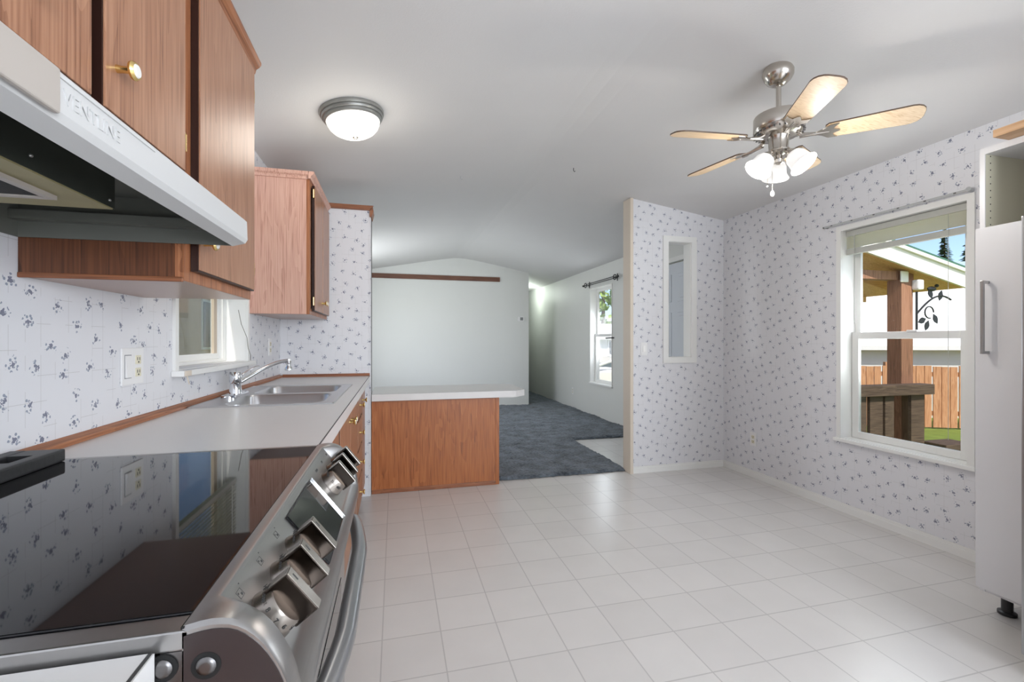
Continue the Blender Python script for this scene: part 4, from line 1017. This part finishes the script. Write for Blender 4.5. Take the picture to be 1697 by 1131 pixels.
MB().ball((hx0 + .24, hy, 1.80), .045, 10, (1.6, .5, .7)).ball((hx0 + .32, hy, 1.84), .022, 8).build('bird', 'iron', t)
# satellite dish
t = thing('satellite_dish', 'pale satellite dish on a mast behind the deck railing', 'satellite dish', (7.0, 6.6, .8))
mdish = frame((6.6, 6.05, 1.02), (.6, -.5, .1), (0, .2, 1), (-.62, -.72, .2))
MB().lathe([(0, 0), (.12, .008), (.22, .03), (.30, .06), (.305, .062), (.22, .036), (.12, .014), (0, .006)], mat=mdish, seg=28, cap=False).build('dish', plain('dish_grey', srgb(170, 172, 172), .4), t)
MB().tube([(6.6, 6.08, 1.0), (6.75, 6.3, .7), (6.75, 6.3, GZ)], .03, 10).build('mast', 'steel_dk', t)
MB().tube([(6.5, 5.95, .80), (6.35, 5.7, .85)], .015, 8).ball((6.35, 5.7, .87), .05, 10).build('receiver_arm', 'steel_dk', t)
# fence
t = thing('wood_fence', 'sunlit brown picket fence across the lawn', 'fence', (9, 7, GZ))
def lerp(a, b, u): return a + (b - a) * u
FA, FB = Vector((5.6, 9.3, 0)), Vector((14.2, 5.2, 0))
dirf = (FB - FA).normalized(); L_ = (FB - FA).length; nf = Vector((-dirf.y, dirf.x, 0))
mb = MB(); n = int(L_ / .152)
for i in range(n):
    p = FA + dirf * (i * .152); m = frame(p, dirf, nf, (0, 0, 1)); h = .66 - GZ + random.uniform(-.015, .015)
    if i == 22: h += .08
    mb.box(0, .14 - (.022 if i % 3 == 0 else 0), 0, .02, GZ + .03 - 0, GZ + h, mat=m)
mb.build('pickets', 'fencewood', t)
for i in range(int(L_ / 2.4) + 1):
    m = frame(FA + dirf * (i * 2.4) + nf * .07, dirf, nf, (0, 0, 1)); MB().box(0, .09, 0, .09, GZ, .74, mat=m).build('fence_post', 'fencewood', t)
for z in (-.35, .45): MB().box(0, L_, .021, .06, z, z + .09, mat=frame(FA, dirf, nf, (0, 0, 1))).build('fence_rail', 'fencewood', t)
# neighbour buildings
def house(name, label, cx, cy, rot, w, d, h, rise, wall, roof, wins=(), oh=.3):
    t = thing(name, label, 'building', (cx, cy, GZ)); m = Matrix.Translation((cx, cy, GZ)) @ Matrix.Rotation(rot, 4, 'Z')
    MB().prism([(-d / 2, 0), (d / 2, 0), (d / 2, h), (0, h + rise), (-d / 2, h)], -w / 2, w / 2, axis='x', mat=m).build('walls', wall, t)
    k = rise / (d / 2)
    mb = MB().prism([(-d / 2 - oh, h - k * oh + .02), (0, h + rise + .02), (0, h + rise + .12), (-d / 2 - oh, h - k * oh + .12)], -w / 2 - oh, w / 2 + oh, axis='x', mat=m)
    mb.prism([(d / 2 + oh, h - k * oh + .02), (0, h + rise + .02), (0, h + rise + .12), (d / 2 + oh, h - k * oh + .12)], -w / 2 - oh, w / 2 + oh, axis='x', mat=m)
    mb.build('roof', roof, t)
    for (x, z, ww, hh, side) in wins:
        y = side * d / 2
        f = MB().box(x - ww / 2 - .06, x + ww / 2 + .06, y - .03, y + .03, z - hh / 2 - .06, z + hh / 2 + .06, mat=m).build('window', 'trim', t)
        MB().box(x - ww / 2, x + ww / 2, y - .04, y + .04, z - hh / 2, z + hh / 2, mat=m).build('window_pane', plain('dark_far_window', srgb(70, 78, 84), .2), f)
    return t
house('neighbour_shed', 'white sided neighbouring shed with pale metal roof beyond the fence', 15.0, 9.5, -.35, 9, 5, 1.75, 1.5, 'siding', 'metalroof', [(3.2, 1.1, .9, .9, -1)])
house('neighbour_house', 'pale grey blue house standing behind the white shed', 22.5, 16.5, -.35, 16, 6, 4.2, 1.2, 'greysiding', 'greysiding')
house('neighbour_house', 'white house with a dark window seen through the living room window', 7.6, 18.5, 0.1, 8, 6, 1.9, .55, 'siding', 'metalroof', [(.35, 1.55, 1.1, .5, -1), (-1.9, 1.55, 1.0, .5, -1)])
house('neighbour_house', 'taupe house seen through the window over the sink', -8.0, 11.0, PI / 2, 12, 7, 3.4, 1.2, 'taupe', 'taupe', [(-1.0, 2.2, 1.5, 1.1, -1), (2.2, 2.2, 1.5, 1.1, -1)])
tag(MB().box(3.5, 12.5, 14.4, 14.55, GZ, .42).build('garden_wall', plain('slate_garden_wall', srgb(96, 108, 116), .8, noise=.1)), 'low slate grey wall in front of the white house outside the living room window', 'wall')
# parked trailer and bin outside living window
t = thing('utility_trailer', 'pale covered utility trailer parked outside the living room window', 'trailer', (5.6, 12.2, GZ))
MB().box(4.9, 6.4, 11.6, 13.0, GZ + .35, GZ + 1.0, .08, 3).build('body', 'siding', t)
MB().tube([(5.0, 11.5, GZ + 1.0), (5.8, 11.5, GZ + 1.25), (6.4, 11.5, GZ + .95)], .04, 8).build('cover_bar', 'white_plastic', t)
for x in (5.2, 6.1): MB().lathe([(.28, -.08), (.30, -.04), (.30, .04), (.28, .08)], mat=frame((x, 11.55, GZ + .3), (1, 0, 0), (0, 0, 1), (0, 1, 0)), seg=24).build('wheel', 'blackpl', t)
t = thing('garden_planter', 'small brown wooden planter box on the lawn near the fence', 'planter', (7.1, 4.3, GZ))
MB().box(6.9, 7.4, 4.3, 4.6, GZ, GZ + .45, .01).build('box', 'railwood', t)
def conifer(x, y, h, r, label):
    t = thing('conifer_tree', label, 'tree', (x, y, GZ), None)
    MB().tube([(x, y, GZ), (x, y, GZ + h)], [.16, .03], 8).build('trunk', 'bark', t)
    mb = MB(); n = int(h * 7)
    for i in range(n):
        z = GZ + h * (.15 + .85 * i / n); rr = r * (1 - i / n) * random.uniform(.7, 1.15) + .08
        for k in range(9):
            a = random.uniform(0, 2 * PI); c, s_ = math.cos(a), math.sin(a); w = .16 * rr + .06
            p = Vector((x, y, z)); q = Vector((x + c * rr, y + s_ * rr, z - .32 * rr))
            side = Vector((-s_, c, 0)) * w
            mb.quad(p, q * .5 + p * .5 + side + Vector((0, 0, .06)), q, q * .5 + p * .5 - side + Vector((0, 0, -.05)))
    mb.build('foliage', 'needle', t)
def broadleaf(x, y, h, r, label):
    t = thing('leafy_tree', label, 'tree', (x, y, GZ))
    MB().tube([(x, y, GZ), (x + .1, y, GZ + h * .6)], [.18, .08], 8).build('trunk', 'bark', t)
    mb = MB()
    for i in range(1500):
        d = Vector((random.gauss(0, 1), random.gauss(0, 1), random.gauss(0, 1))).normalized() * r * random.uniform(.45, 1)
        p = Vector((x, y, GZ + h * .65)) + Vector((d.x, d.y, d.z * h / (2.2 * r)))
        s_ = random.uniform(.16, .34); a = Vector((random.uniform(-1, 1), random.uniform(-1, 1), random.uniform(-1, 1))).normalized(); b_ = a.orthogonal().normalized()
        mb.quad(p + a * s_, p + b_ * s_ * .7, p - a * s_, p - b_ * s_ * .7)
    mb.build('foliage', 'leaf', t)
conifer(36, 21.0, 10.2, 1.6, 'tall conifer on the skyline right of the porch roof, nearest the window edge')
conifer(42, 26.3, 11.0, 1.8, 'slimmer distant conifer on the skyline beside the porch roof')
broadleaf(13.2, 27.5, 11.5, 3.6, 'large green leafy tree behind the white house beyond the living room window')
broadleaf(5.5, 27, 8.5, 2.6, 'smaller green leafy tree left of the big tree beyond the living room window')
# strip helper ids
for o in bpy.data.objects:
    if '_w' in o: del o['_w']
